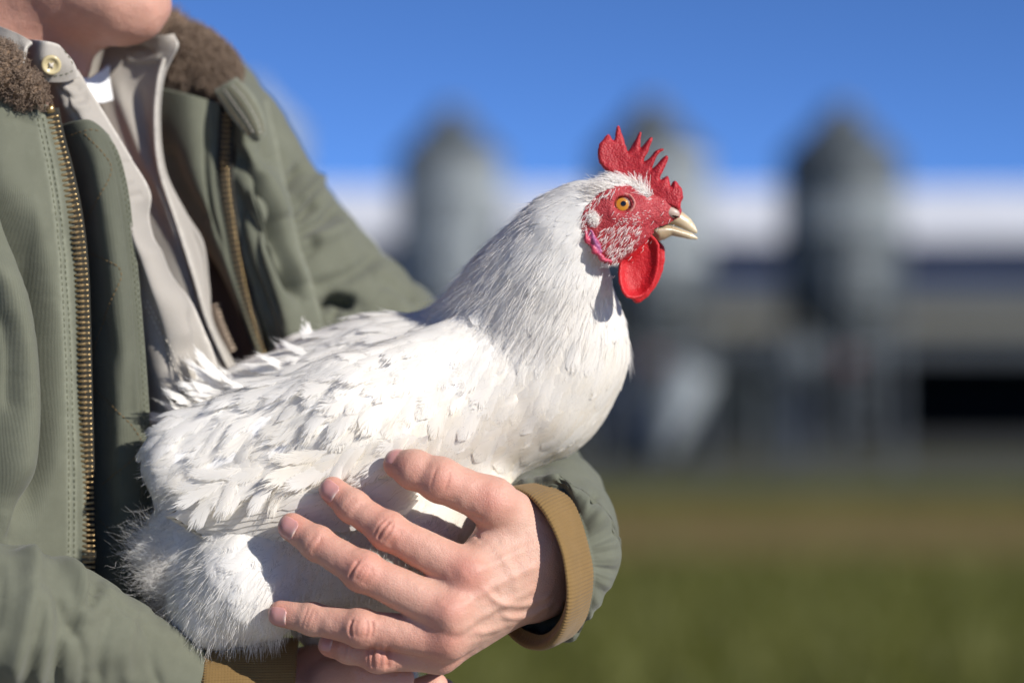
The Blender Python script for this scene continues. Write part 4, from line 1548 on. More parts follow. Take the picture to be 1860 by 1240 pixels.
    g = SDF(P(1083, 395, HH + s_ * .0175) - 0.011, P(1083, 395, HH + s_ * .0175) + 0.011, 0.0006)
    g.ell(P(1083, 394, HH + s_ * .0165), np.eye(3), (0.0046, 0.0032, 0.0052), 0.001)
    V, F = g.mesh(1)
    mesh_obj('ear_tuft', V, F, MAT['underdown'], hen)
    nh = 2600
    d = norm(rng.normal(size=(nh, 3)) * [1, 0.6, 1] + [0, s_ * 0.6, 0])
    hp = P(1083, 394, HH + s_ * .0170) + d * [0.0045, 0.0031, 0.0051]
    dr = norm(np.array([-0.75, s_ * 0.25, -0.5]) + d * 0.35 + 0.12 * rng.normal(size=(nh, 3)))
    tt = np.linspace(0, 1, 4)
    hair_obj('ear_tuft_down', hp[:, None] + dr[:, None] * (0.0032 * tt)[None, :, None], np.tile(0.00014 * (1 - 0.7 * tt), (nh, 1)), MAT['down'], hen)

# bristles on the bare face and the brow streak
fc = FV[FF].mean(1)
fqc = project(fc)
cheek = C2([(330, 400), (450, 370), (560, 330), (640, 380), (660, 440), (640, 520), (560, 620), (470, 700), (400, 720), (330, 660), (270, 560), (260, 480)])
dots = C2([(380, 330), (560, 300), (740, 260), (740, 330), (640, 400), (400, 420)])
brow = C2([(150, 200), (280, 105), (440, 50), (560, 60), (700, 160), (760, 190), (700, 60), (560, -40), (380, -60), (100, 50)])
wgt = np.where(inside(fqc, cheek), 0.7, 0) + np.where(inside(fqc, dots), 0.6, 0) + np.where(inside(fqc, brow), 1.6, 0) + 0.05
rim = poly_sd(fqc, FACE)
wgt = wgt + np.where((rim > -7) & (rim < 6) & (fqc[:, 0] < 1125), 1.2, 0)
pp, ii = sample_faces(FV, FF, 2300, rng, wgt)
nn = norm(fn[FF[ii]].mean(1))
qp = project(pp)
inb, ind = inside(qp, brow), inside(qp, dots)
dv = np.tile(np.array([-0.62, 0, -0.78]), (len(pp), 1))
dv[inb] = (-0.95, 0, 0.12)
dv[ind & ~inb] = (-0.8, 0, 0.1)
dv = norm(dv + 0.2 * rng.normal(size=dv.shape) + nn * 0.30)
inc = inside(qp, cheek)
ln = np.where(inb, 0.0075, np.where(ind, 0.0014, np.where(inc, 0.0040, 0.0028))) * (0.6 + 0.7 * rng.random(len(pp)))
tt = np.linspace(0, 1, 4)
hair_obj('face_bristles', (pp + nn * 0.0002)[:, None] + dv[:, None] * (ln[:, None] * tt)[..., None] - nn[:, None] * (ln[:, None] * 0.25 * tt ** 2)[..., None], np.tile(0.00017 * (1 - 0.6 * tt), (len(pp), 1)) * np.where(inb, 0.8, 1)[:, None], MAT['down'], hen)
# stiff white quills standing at the foot of the comb
rt = C2(np.array([(560, 20), (600, 40), (630, 60), (660, 80), (680, 90), (700, 110), (720, 130), (735, 150), (640, 50), (690, 80), (580, 40), (620, 70)]))
tp = C2(np.array([(500, -75), (560, -70), (600, -55), (640, -60), (668, -40), (690, -50), (700, 20), (720, 60), (545, -60), (662, -20), (520, -40), (590, -30)]))
nq = len(rt)
pa, pb = P(rt[:, 0], rt[:, 1], HH - .0085), P(tp[:, 0], tp[:, 1], HH - .0075)
tt = np.linspace(0, 1, 5)
qp = pa[:, None] * (1 - tt)[None, :, None] + pb[:, None] * tt[None, :, None]
qp = np.repeat(qp, 6, 0) + rng.normal(size=(nq * 6, 1, 3)) * 0.0007 + rng.normal(size=(nq * 6, 1, 3)) * 0.0016 * tt[None, :, None]
hair_obj('brow_quills', qp, np.tile(0.00022 * (1 - 0.6 * tt), (nq * 6, 1)), MAT['down'], hen)
# ------------------------------------------------------------------ the man: body
PO = (-0.33, 0.15, 0.0)
SKIN = np.array([0.520, 0.335, 0.252])
RED = np.array([0.490, 0.205, 0.150])


HAND_Y = 0.004


def finger_pts(f):
    return [P(*q[:3]) for q in f], [q[3] for q in f]


FING = {
    'thumb': [(893, 912, -.056, .0130), (800, 872, -.0605, .0112), (752, 853, -.058, .0102), (722, 843, -.0535, .0080)],
    'index': [(850, 1042, -.0625, .0125), (703, 964, -.0625, .0096), (640, 920, -.0565, .0086), (603, 890, -.0515, .0074)],
    'middle': [(815, 1113, -.0680, .0125), (658, 1038, -.0680, .0102), (575, 987, -.0590, .0089), (529, 957, -.0530, .0077)],
    'ring': [(812, 1160, -.0630, .0115), (654, 1141, -.0650, .0095), (566, 1125, -.0570, .0082), (509, 1115, -.0520, .0072)],
    'little': [(800, 1187, -.0500, .0104), (688, 1192, -.0560, .0083), (632, 1180, -.0500, .0072), (598, 1173, -.0440, .0064)],
}
KN = 0.005


def build_hand(res):
    lo = P(470, 1235, -0.085).copy()
    hi = P(1120, 800, -0.03).copy()
    lo[1], hi[1] = -0.084, 0.075
    g = SDF(lo - 0.004, hi + 0.012, res)
    # wrist, palm, metacarpals
    g.cap(P(985, 992, -.030), P(1035, 985, .03), .0215, .021, 0.01)
    g.cap(P(972, 1062, -.028), P(1022, 1040, .03), .0205, .021, 0.01)
    for a, b, ra, rb in (((955, 978, -.040), (850, 1042, -.0620), .0150, .0122), ((962, 1018, -.043), (815, 1113, -.0672), .0160, .0124),
                         ((955, 1056, -.040), (812, 1160, -.0625), .0150, .0114), ((940, 1084, -.034), (800, 1187, -.0500), .0145, .0104),
                         ((965, 965, -.032), (893, 912, -.0555), .0155, .0130)):
        g.cap(P(*a), P(*b), ra, rb, 0.008)
    g.cap(P(955, 1010, -.030), P(850, 1085, -.045), .020, .014, 0.010)
    g.cap(P(925, 945, -.045), P(868, 1005, -.050), .0110, .0085, 0.008)     # web of the thumb
    g.cap(P(835, 1075, -.062), P(835, 1140, -.060), .010, .009, 0.008)
    for nm, f in FING.items():
        pts, rad = finger_pts(f)
        h = SDF(g.lo, g.lo + 1e-6, res)
        h.n, h.ax, h.f = g.n, g.ax, np.full(g.n, 0.05, np.float32)
        h.chain(pts, rad, 0.003)
        # joint swelling
        h.cap(pts[1], pts[1], rad[1] * 1.05, rad[1] * 1.05, 0.004)
        h.cap(pts[2], pts[2], rad[2] * 1.03, rad[2] * 1.03, 0.003)
        # blend only near the root so neighbours stay apart
        root = pts[0] + (pts[1] - pts[0]) * (0.10 if nm != 'thumb' else 0.05)
        X, Y, Z = np.meshgrid(*g.ax, indexing='ij', sparse=True)
        d = np.sqrt((X - root[0]) ** 2 + (Y - root[1]) ** 2 + (Z - root[2]) ** 2)
        k = (0.0012 + 0.0075 * np.clip(1 - (d - 0.004) / 0.020, 0, 1)).astype(np.float32)
        hh = np.clip(0.5 + 0.5 * (h.f - g.f) / k, 0, 1)
        g.f = (h.f * (1 - hh) + g.f * hh - k * hh * (1 - hh)).astype(np.float32)
    V, F = g.mesh(2)
    return V, F


def perp_lines(c, d, half, offs, bow):
    """crease lines across a finger at pixel c, running direction d"""
    d = np.array(d, float) / np.hypot(*d)
    n = np.array([-d[1], d[0]])
    L_ = []
    for o in offs:
        t = np.linspace(-1, 1, 5)
        L_.append([tuple(np.array(c) + d * (o + bow * np.sign(o) * (1 - q * q)) + n * half * q) for q in t])
    return L_


LV, LF = build_hand(0.00072)
LV = LV + np.array([0, HAND_Y, 0])
LN = vnormals(LV, LF)
folds = []
spots = []
for nm, f in FING.items():
    q = np.array([a[:2] for a in f], float)
    sc = FPX / 1.31
    for j, (amp, offs, bow) in ((1, (-.00065, (-17, -10, -4, 4, 11, 18), 3)), (2, (-.00045, (-8, -2, 5), 1.5))):
        d = q[j - 1] - q[j + 1]
        if nm == 'thumb':
            offs, amp = ((-12, 14), -.0006) if j == 1 else ((), 0)
        offs = [o_ + 2.5 * rng.normal() for o_ in offs]
        for ln in perp_lines(q[j] + rng.normal(size=2) * 2, np.array(d) + rng.normal(size=2) * 0.12 * np.hypot(*d), f[j][3] * sc * (0.55 + 0.3 * rng.random()), offs, bow * (0.5 + rng.random())):
            folds.append((ln, amp * (0.4 + 0.9 * rng.random()), 2.4 + 1.2 * rng.random()))
        if j == 1 and nm != 'thumb':
            folds.append(([tuple(q[j] - d / np.hypot(*d) * 12), tuple(q[j] + d / np.hypot(*d) * 12)], 0.0007, 14))
        spots.append((q[j], f[j][3] * sc * (1.3 if j == 1 else 0.9) * (0.8 + 0.4 * rng.random()), (0.55 if j == 1 else 0.35) * (0.7 + 0.6 * rng.random())))
    spots.append((q[3], 26, 0.7))
    spots.append((q[0], 42, 0.55))
# knuckle heads, tendons, veins, web creases of the back of the hand
folds += [([(850, 1040), (862, 1036)], .0016, 26), ([(815, 1110), (826, 1104)], .0020, 26), ([(815, 1160), (826, 1150)], .0014, 22),
          ([(860, 1042), (920, 1012), (985, 985)], .0008, 9), ([(830, 1105), (900, 1062), (985, 1020)], .0010, 9), ([(825, 1150), (900, 1105), (980, 1062)], .0009, 8),
          ([(876, 1068), (905, 1092), (945, 1098), (985, 1086), (1010, 1072)], .0012, 7), ([(905, 1120), (945, 1118), (985, 1104), (1008, 1092)], .0013, 6),
          ([(855, 1150), (900, 1142), (950, 1122), (985, 1112)], .0010, 7), ([(900, 1000), (930, 1040), (940, 1080)], .0006, 8),
          ([(850, 1085), (880, 1080), (910, 1070)], -.0006, 14), ([(850, 1135), (885, 1125), (915, 1110)], -.0006, 12),
          ([(832, 958), (850, 952), (868, 962)], -.0014, 5), ([(836, 968), (856, 966), (872, 978)], -.0010, 4), ([(838, 940), (858, 938), (878, 944)], -.0010, 5),
          ([(1000, 940), (1020, 985), (1030, 1030)], -.0005, 4)]
h = fold_disp(LV, folds) * np.clip(-LN[:, 1] * 1.6, 0, 1)
LV = LV + LN * h[:, None]
LV = LV + LN * (0.00022 * vnoise(LV * 260))[:, None]
Q = project(LV)
rd = np.zeros(len(LV))
for c_, r_, a_ in spots:
    rd = np.maximum(rd, a_ * np.exp(-(np.hypot(Q[:, 0] - c_[0], Q[:, 1] - c_[1]) / r_) ** 2))
fing = np.zeros(len(LV))
for nm, f in FING.items():
    dd = poly_dist(Q, np.array([a[:2] for a in f], float))[0]
    fing = np.maximum(fing, np.clip(1.35 - dd / 40, 0, 1) * 0.35)
rd = np.clip(rd + fing + 0.18 * vnoise(LV * 70), 0, 1)
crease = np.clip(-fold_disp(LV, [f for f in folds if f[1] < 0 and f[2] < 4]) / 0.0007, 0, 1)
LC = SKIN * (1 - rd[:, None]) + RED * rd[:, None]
LC = LC * (1 - 0.4 * crease[:, None]) + np.array([0.30, 0.09, 0.06]) * 0.4 * crease[:, None]  # shade of the creases painted into the skin colour

# right hand under the hen: palm up, mostly outside the picture
g = SDF(P(490, 1430, -0.06), P(860, 1150, 0.08), 0.0016)
g.cap(P(470, 1268, .01), P(590, 1250, .018), .024, .024, .01)
g.cap(P(580, 1262, .02), P(660, 1290, .03), .025, .024, .012)
for k, (x, y, dep) in enumerate(((790, 1262, -.015), (805, 1272, .01), (800, 1280, .035), (780, 1285, .055))):
    a = P(660, 1275 + 6 * k, -.008 + .018 * k)
    b = P(x - 60, y + 10, dep)
    g.cap(a, b, .012, .0095, .006)
    g.cap(b, P(x, y - 18, dep), .0095, .0075, .004)
g.cap(P(600, 1240, -.005), P(670, 1225, -.03), .013, .011, .006)
g.cap(P(670, 1225, -.03), P(725, 1232, -.036), .0105, .0085, .004)
RV, RF = g.mesh(2)
RC = np.tile(SKIN * 0.6 + RED * 0.4, (len(RV), 1))

# head and neck
CH = P(257, 14, 0.040)
fw = norm(np.array([0.90, -0.43, 0.0]))
lf = np.array([-fw[1], fw[0], 0.0])
upv = np.array([0, 0, 1.0])


def H(a, b, c):
    return CH + fw * a + lf * b + upv * c


Rm = np.stack([fw, lf, upv])
g = SDF(H(-0.24, 0, 0) - [0.03, 0.17, 0.14], CH + [0.10, 0.17, 0.30], 0.0018)
g.ell(H(-0.092, 0, 0.150), Rm, (0.098, 0.076, 0.098), 0.02)
g.ell(H(-0.055, 0, 0.085), Rm, (0.060, 0.060, 0.085), 0.03)
for s_ in (-1, 1):
    g.cap(H(-0.012, s_ * 0.014, 0.006), H(-0.088, s_ * 0.054, 0.036), .017, .016, 0.022)
    g.cap(H(-0.088, s_ * 0.054, 0.036), H(-0.096, s_ * 0.062, 0.10), .015, .012, 0.02)
    g.cap(H(-0.022, s_ * 0.040, 0.085), H(-0.05, s_ * 0.055, 0.095), .017, .014, 0.02)
    g.cap(H(-0.102, s_ * 0.074, 0.075), H(-0.108, s_ * 0.082, 0.115), .008, .013, 0.006, (lf, 1.8))
    g.cap(H(0.0, s_ * 0.016, 0.138), H(-0.012, s_ * 0.045, 0.138), .008, .007, 0.012)
    g.ell(H(-0.006, s_ * 0.032, 0.120), Rm, (.012, .012, .012), -0.008)
    g.ell(H(-0.012, s_ * 0.032, 0.120), Rm, (.0125, .0125, .0125), 0.003)
g.cap(H(-0.004, 0, 0.0), H(-0.008, 0, 0.010), .0165, .016, 0.012)
g.cap(H(0.0, -.012, 0.036), H(0.0, .012, 0.036), .008, .008, 0.010)
g.cap(H(0.001, -.014, 0.048), H(0.001, .014, 0.048), .007, .007, 0.008)
g.cap(H(0.0, -.02, 0.042), H(0.0, .02, 0.042), .0025, .0025, -0.004)
g.cap(H(0.004, 0, 0.125), H(0.022, 0, 0.076), .007, .0105, 0.010)
g.cap(H(0.008, -.011, 0.070), H(0.008, .011, 0.070), .008, .008, 0.006)
g.cap(H(-0.03, 0, 0.012), H(-0.085, 0, 0.005), .026, .046, 0.03)
g.cap(H(-0.105, 0, 0.04), H(-0.120, 0.0, -0.12), .056, .060, 0.02)
g.cap(H(-0.058, 0, -0.035), H(-0.066, 0, -0.10), .012, .012, 0.02)
for s_ in (-1, 1):       # neck cords
    g.cap(H(-0.112, s_ * 0.052, 0.03), H(-0.072, s_ * 0.020, -0.12), .012, .010, 0.012)
NV, NF = g.mesh(2)
NN = vnormals(NV, NF)
NV = NV + NN * (0.0006 * vnoise(NV * 90) + 0.0002 * vnoise(NV * 500))[:, None]
loc = (NV - CH) @ Rm.T
beard = np.clip(1 - np.hypot((loc[:, 0] + 0.02) / 0.07, (loc[:, 2] - 0.015) / 0.045), 0, 1)
lipm = np.exp(-((loc[:, 2] - 0.042) / 0.010) ** 2) * np.exp(-(loc[:, 1] / 0.022) ** 2) * (loc[:, 0] > -0.02)
NC = np.tile(SKIN * 0.55 + RED * 0.45, (len(NV), 1))
NC = NC * (1 - 0.45 * beard[:, None] * (0.6 + 0.4 * vnoise(NV * 300))[:, None]) + np.array([0.17, 0.12, 0.095]) * 0.42 * beard[:, None]
NC = NC * (1 - 0.6 * lipm[:, None]) + np.array([0.42, 0.13, 0.11]) * 0.6 * lipm[:, None]

# body inside the clothes, arms and legs down to the boots
def ring_tube(pts, rad, nu=20, nv=24, sq=1.0, up=(0, 1, 0)):
    S, T_, A, B_, G = tube(pts, rad, nu, nv, up=up, squash=sq)
    return G.reshape(-1, 3), grid_faces(nv, nu, True)


TC = np.array([-0.335, 0.15, 0.0])
parts = [(LV, LF), (RV, RF), (NV, NF)]
cols = [LC, RC, NC]
torso = ring_tube([TC + [0.0, .03, 0.90], TC + [0, .03, 1.05], TC + [0.0, .03, 1.25], TC + [0, .02, 1.38], TC + [0.01, 0, 1.46]], [.08, .08, .08, .08, .05], sq=1.0)
arms = [ring_tube([P(372, 258, .20), P(452, 408, .205), P(556, 540, .205), P(670, 655, .205), P(790, 745, .190), P(890, 820, .145), P(960, 900, .090), P(1000, 985, .045)], [.035, .034, .034, .034, .032, .028, .024, .022]),
        ring_tube([P(-330, 230, .06), P(-345, 620, -.02), P(-300, 960, -.075), P(-180, 1110, -.085), P(-30, 1122, -.072), P(110, 1150, -.052), P(230, 1205, -.025), P(330, 1262, -.005), P(480, 1268, .008)], [.034, .034, .032, .030, .028, .026, .024, .020, .020])]
legs = [ring_tube([TC + [0, s_ * 0.09, 0.92], TC + [0.01, s_ * 0.1, 0.5], TC + [0, s_ * 0.11, 0.08]], [.085, .058, .042]) for s_ in (-1, 1)]
for t_ in [torso] + arms + legs:
    parts.append(t_)
    cols.append(np.tile(SKIN, (len(t_[0]), 1)))
V, F = merge(parts)
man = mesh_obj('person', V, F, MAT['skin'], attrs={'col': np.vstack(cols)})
top(man, 'person in green jacket and beige shirt holding a white hen in both arms', 'person', PO)

# fingernails
NAIL = {'thumb': ((0.12, -0.80, 0.62), .0070, .0135, .60), 'index': ((-0.30, -0.95, -0.02), .0062, .0115, .62), 'middle': ((-0.25, -0.96, -0.06), .0065, .012, .62),
        'ring': ((-0.22, -0.95, -0.20), .0060, .011, .62), 'little': ((-0.1, -0.9, 0.3), .0050, .010, .6)}
for nm, (nn, hw, ln, _) in NAIL.items():
    f = FING[nm]
    a, b = P(*f[2][:3]) + [0, HAND_Y, 0], P(*f[3][:3]) + [0, HAND_Y, 0]
    ra, rb = f[2][3], f[3][3]
    t = norm(b - a)
    nrm = np.array(nn, float)
    nrm = norm(nrm - t * (nrm @ t))
    sd_ = np.cross(nrm, t)
    u = np.linspace(-1, 1, 15)
    v = np.linspace(0, 1, 15)
    U, W_ = np.meshgrid(u, v)
    tip = b + t * rb * 0.72
    # rounded outline: narrow the far and near ends
    wd = hw * np.sqrt(np.clip(1 - np.clip((W_ - 0.72) / 0.40, 0, 1) ** 2 * 0.75, 0, 1)) * np.sqrt(np.clip(1 - np.clip((0.25 - W_) / 0.27, 0, 1) ** 2 * 0.8, 0, 1))
    rc = (rb * 1.06)
    ang = U * wd / rc
    base = tip - t * ln * (1 - W_)[..., None]
    drop = 0.0009 * np.clip((W_ - 0.5) / 0.5, 0, 1) ** 2
    taper = ra + (rb - ra) * np.clip(((base - a) @ t) / np.linalg.norm(b - a), 0, 1)
    rr = np.maximum(taper * 1.0, rc * 0.97) + 0.00018 - drop
    # past the tip centre follow the round end
    past = np.clip((base - b) @ t, 0, None)
    rr = np.where(past > 0, np.sqrt(np.clip(rr ** 2 - (past * 0.75) ** 2, 1e-8, None)), rr)
    G = base + nrm * (rr * np.cos(ang))[..., None] + sd_ * (rr * np.sin(ang))[..., None]
    sf = Surf(G)
    if np.sum(sf.N * nrm) < 0:
        sf.N = -sf.N
    lun = np.clip(0.9 - W_ * 5.5, 0, 1) * np.exp(-(U / 0.5) ** 2) + np.clip((W_ - 0.90) / 0.10, 0, 1) * 0.6
    sf.build('fingernail', MAT['nail'], man, thick=0.0007, attrs={'lun': lun})

# short brown hair, above the picture
g = SDF(H(-0.22, 0, 0) - [0.03, 0.15, -0.05], CH + [0.05, 0.15, 0.30], 0.003)
g.ell(H(-0.098, 0, 0.158), Rm, (0.100, 0.081, 0.100), 0.01)
g.ell(H(0.02, 0, 0.09), Rm, (0.075, 0.12, 0.10), -0.02)
V, F = g.mesh(2)
V = V + vnormals(V, F) * (0.003 * vnoise(V * 120))[:, None]
mesh_obj('hair', V, F, MAT['hair'], man)
# ------------------------------------------------------------------ clothes
def edge_wear(s, w=0.10, rows=True, amt=1.0):
    u = np.linspace(0, 1, s.nu)[None, :]
    v = np.linspace(0, 1, s.nv)[:, None]
    e = np.exp(-((1 - u) / w) ** 2) + np.exp(-(u / w) ** 2)
    return np.clip(e + 0 * v, 0, 1) * amt


def seam(s, us, vs, name, mat, parent, step=0.0034, ln=0.0023, r=0.00028, lift=0.0002):
    """a row of sewn stitches along the surface path (us, vs)"""
    us, vs = np.asarray(us, float), np.asarray(vs, float)
    t = np.linspace(0, 1, 400)
    k = np.linspace(0, 1, len(us))
    pos, nor = s.at(np.interp(t, k, us), np.interp(t, k, vs))
    d = np.r_[0, np.cumsum(np.linalg.norm(np.diff(pos, axis=0), axis=1))]
    m = int(d[-1] / step)
    c = (np.arange(m) + 0.5) * step
    pc = np.stack([np.interp(c, d, pos[:, j]) for j in range(3)], 1)
    nc = norm(np.stack([np.interp(c, d, nor[:, j]) for j in range(3)], 1))
    pe = np.stack([np.interp(c + 0.0005, d, pos[:, j]) for j in range(3)], 1)
    tg = norm(pe - pc + 1e-9)
    bn = np.cross(nc, tg)
    th = np.linspace(0, 2 * np.pi, 5, endpoint=False)
    V, F = [], []
    for f, rr, hh in ((-0.5, 0.25, -0.6), (-0.28, 1, 0), (0.28, 1, 0), (0.5, 0.25, -0.6)):
        V.append(pc[:, None] + tg[:, None] * f * ln + nc[:, None] * (lift + hh * r) + rr * r * (np.cos(th)[None, :, None] * bn[:, None] + np.sin(th)[None, :, None] * nc[:, None]))
    V = np.stack(V, 1).reshape(-1, 3)
    fb = grid_faces(4, 5, True)
    F = (fb[None] + (np.arange(m) * 20)[:, None, None]).reshape(-1, 4)
    o = mesh_obj(name, V, F, mat, parent)
    return o


# ---- jacket: near front
nf = loft([
    [(-310, 110, .11), (-330, 500, .11), (-335, 900, .11), (-335, 1330, .12)],
    [(-170, 125, .02), (-190, 500, .0), (-200, 900, .0), (-200, 1330, .02)],
    [(-35, 150, -.004), (-25, 500, -.030), (-28, 900, -.030), (-32, 1330, -.01)],
    [(32, 172, .002), (62, 400, -.006), (76, 700, -.008), (64, 1000, .0), (54, 1330, .01)],
    [(88, 192, .008), (110, 270, .010), (122, 320, .012), (139, 430, .013), (149, 600, .015), (153, 800, .018), (156, 1010, .022), (156, 1330, .03)],
], 150, 240, folds=[
    ([(-20, 320), (20, 395), (52, 490), (74, 600), (79, 700), (68, 830), (45, 910), (22, 975)], -.022, 22, 10),
    ([(-60, 430), (0, 500), (28, 620), (34, 760), (10, 930)], .014, 34, 22),
    ([(20, 300), (70, 400), (98, 520), (108, 700), (100, 900)], .0035, 22),
    ([(72, 205), (98, 330), (114, 460), (124, 620), (130, 800), (131, 1010)], -.0011, 3),
    ([(40, 185), (60, 195), (84, 205)], -.0030, 6), ([(0, 215), (40, 222), (75, 232)], -.0012, 7),
    ([(-140, 500), (-100, 640), (-90, 800)], -.008, 26), ([(0, 560), (14, 640), (16, 760)], -.004, 9),
], wrinkle=[(9, 5, .0030, 1.3), (28, 13, .0014, 4.1), (70, 30, .0005, 8.2), (26, 16, .0022, 5.3, 'r'), (60, 40, .0010, 2.3, 'r')])
uu = np.linspace(0, 1, nf.nu)
Qn = project(nf.G.reshape(-1, 3))
sl = poly_dist(Qn, np.array([(72, 205), (98, 330), (114, 460), (124, 620), (130, 800), (131, 1010), (131, 1330)], float))[0]
ze_ = poly_dist(Qn, np.array([(88, 192), (122, 320), (139, 430), (149, 600), (153, 800), (156, 1010), (156, 1330)], float))[0]
wear_n = np.clip(np.exp(-((sl - 5) / 5) ** 2) * 0.8 + np.exp(-(ze_ / 5) ** 2) * 0.7, 0, 1).reshape(nf.nv, nf.nu)
jacket = nf.build('jacket', MAT['jacket'], man, thick=0.0026, attrs={'wear': wear_n})
jacket['label'] = 'faded olive green work jacket with brown fleece collar, worn open'


def px_path(s, line, n=160):
    """surface fractions that the picture shows along a pixel line"""
    Qg = project(s.G.reshape(-1, 3))
    ln = catmull(np.array(line, float), n)
    i = np.array([np.argmin(np.hypot(Qg[:, 0] - a, Qg[:, 1] - b)) for a, b in ln])
    u, v = (i % s.nu) / (s.nu - 1), (i // s.nu) / (s.nv - 1)
    k = np.ones(9) / 9
    sm = lambda x: np.convolve(np.pad(x, 4, mode='edge'), k, 'valid')
    return sm(u), sm(v)


for off in (-6, 3):
    u, v = px_path(nf, [(72 + off, 205), (98 + off, 330), (114 + off, 460), (124 + off, 620), (130 + off, 800), (131 + off, 1010), (131 + off, 1300)])
    seam(nf, u, v, 'stitching', MAT['thread_green'], jacket)

# zipper tape and brass teeth
ZN = [(93, 196, .008), (103, 245, .009), (120, 310, .011), (137, 395, .012), (147, 490, .013), (151, 600, .014), (154, 720, .016), (157, 850, .019), (160, 1010, .022), (161, 1330, .03)]
zc = [(a[0] - 14, a[1], a[2] + .0035) for a in ZN]
zd = [(a[0] + 14, a[1], a[2] + .0045) for a in ZN]
tp = loft([zc, zd], 10, 160)
tp.build('zipper_tape', MAT['tape'], jacket, thick=0.0009)


def tooth_mesh():
    V, F = [], []
    prof = [(-0.0038, .0006, .0006), (-0.0032, .0010, .0013), (0.0008, .0010, .0015), (0.0018, .0006, .0011), (0.0026, .0008, .0016), (0.0038, .0009, .0015), (0.0042, .0004, .0008)]
    for x, hy, hz in prof:
        for a in range(8):
            th = 2 * math.pi * (a + 0.5) / 8
            c_, s_ = math.cos(th), math.sin(th)
            V.append((x, hy * np.sign(c_) * abs(c_) ** 0.6, hz * np.sign(s_) * abs(s_) ** 0.6))
    F = [list(q) for q in grid_faces(len(prof), 8, True)] + [list(range(7, -1, -1)), list(range(len(prof) * 8 - 8, len(prof) * 8))]
    me = bpy.data.meshes.new('zipper_tooth')
    me.from_pydata(V, [], F)
    me.polygons.foreach_set('use_smooth', np.ones(len(me.polygons), bool))
    return me


def teeth(line, mat, parent, pitch, scale, name='zipper_tooth', side=1, y0=None, thin=0.8):
    me = tooth_mesh()
    me.materials.append(mat)
    c = catmull(PL(line), 600)
    d = np.r_[0, np.cumsum(np.linalg.norm(np.diff(c, axis=0), axis=1))]
    n = int(d[-1] / pitch)
    for k in range(n):
        s = (k + 0.5) * pitch
        if y0 is not None and project(np.array([[np.interp(s, d, c[:, j]) for j in range(3)]]))[0, 1] > y0:
            break
        p_ = np.array([np.interp(s, d, c[:, j]) for j in range(3)])
        t_ = norm(np.array([np.interp(s + .001, d, c[:, j]) for j in range(3)]) - p_)
        nn_ = norm(CAM - p_)
        x_ = norm(np.cross(t_, nn_)) * side
        if x_[0] * side < 0:
            x_ = -x_
        a_ = 0.05 * random.gauss(0, 1)
        x2 = norm(x_ + t_ * a_)
        y2 = norm(t_ - x2 * (t_ @ x2))
        z2 = np.cross(x2, y2)
        o = bpy.data.objects.new(name, me)
        COL.objects.link(o)
        adopt(o, parent)
        mw = np.eye(4)
        mw[:3, 0], mw[:3, 1], mw[:3, 2], mw[:3, 3] = x2 * scale, y2 * scale * thin, z2 * scale, p_
        o.matrix_local = Matrix(mw)


teeth([(a[0], a[1] + 12, a[2] - .0004) for a in ZN], MAT['brass'], jacket, 0.00305, 0.95, y0=1075)
V, F = bar_mesh(P(90, 192, .006), P(94, 205, .0065), .0024, 10)
mesh_obj('zipper_stop', V, F, MAT['brass'], jacket)

# storm flap behind the zipper with zigzag quilting
fl_ = loft([
    [(100, 230, .028), (125, 330, .034), (140, 450, .036), (148, 620, .038), (150, 820, .040), (150, 1010, .044), (150, 1330, .048)],
    [(140, 219, .019), (180, 330, .019), (195, 450, .019), (208, 620, .019), (216, 820, .022), (216, 1000, .026), (216, 1330, .034)],
    [(168, 221, .019), (205, 318, .017), (221, 445, .018), (238, 620, .019), (249, 815, .021), (250, 990, .026), (250, 1330, .036)],
    [(196, 246, .024), (220, 305, .023), (240, 440, .025), (258, 615, .027), (272, 800, .029), (276, 860, .031), (273, 985, .034), (270, 1330, .042)],
], 90, 260, folds=[
    ([(150, 225), (180, 300), (205, 430), (222, 600), (222, 760), (222, 950)], .0040, 12, 22), ([(205, 250), (226, 330), (244, 450), (262, 630), (274, 800), (277, 900), (272, 1000)], .0016, 5),
    ([(190, 262), (212, 330), (229, 450), (247, 630), (259, 820), (262, 1000)], -.0012, 3), ([(170, 560), (205, 620), (232, 700), (238, 780)], -.0016, 16),
], wrinkle=[(12, 7, .0016, 2.2), (40, 18, .0008, 5.5), (90, 40, .0004, 6.1), (30, 26, .0013, 7.7, 'r')])
o = fl_.build('storm_flap', MAT['facing'], jacket, thick=0.0030, attrs={'wear': np.clip(np.exp(-((1 - np.linspace(0, 1, fl_.nu)) / .055) ** 2), 0, 1)[None, :] * np.ones((fl_.nv, 1)) * 0.9})
for uo in (0.895, 0.965):
    seam(fl_, [uo] * 4, [0.02, 0.3, 0.6, 1.0], 'stitching', MAT['thread_green'], jacket)
seam(fl_, [0.12, 0.75], [0.022, 0.016], 'stitching', MAT['thread'], jacket)
zz = [(150, 240), (196, 290), (200, 318), (150, 412)], [(150, 455), (186, 470), (222, 494), (196, 560), (168, 640), (165, 655)], [(165, 700), (215, 748), (258, 805), (222, 850), (176, 885)], [(178, 940), (222, 985), (262, 1035)]
for ln in zz:
    u, v = px_path(fl_, ln, 60)
    seam(fl_, u, v, 'stitching', MAT['thread'], jacket, step=0.0032, ln=0.0024, r=0.0003)

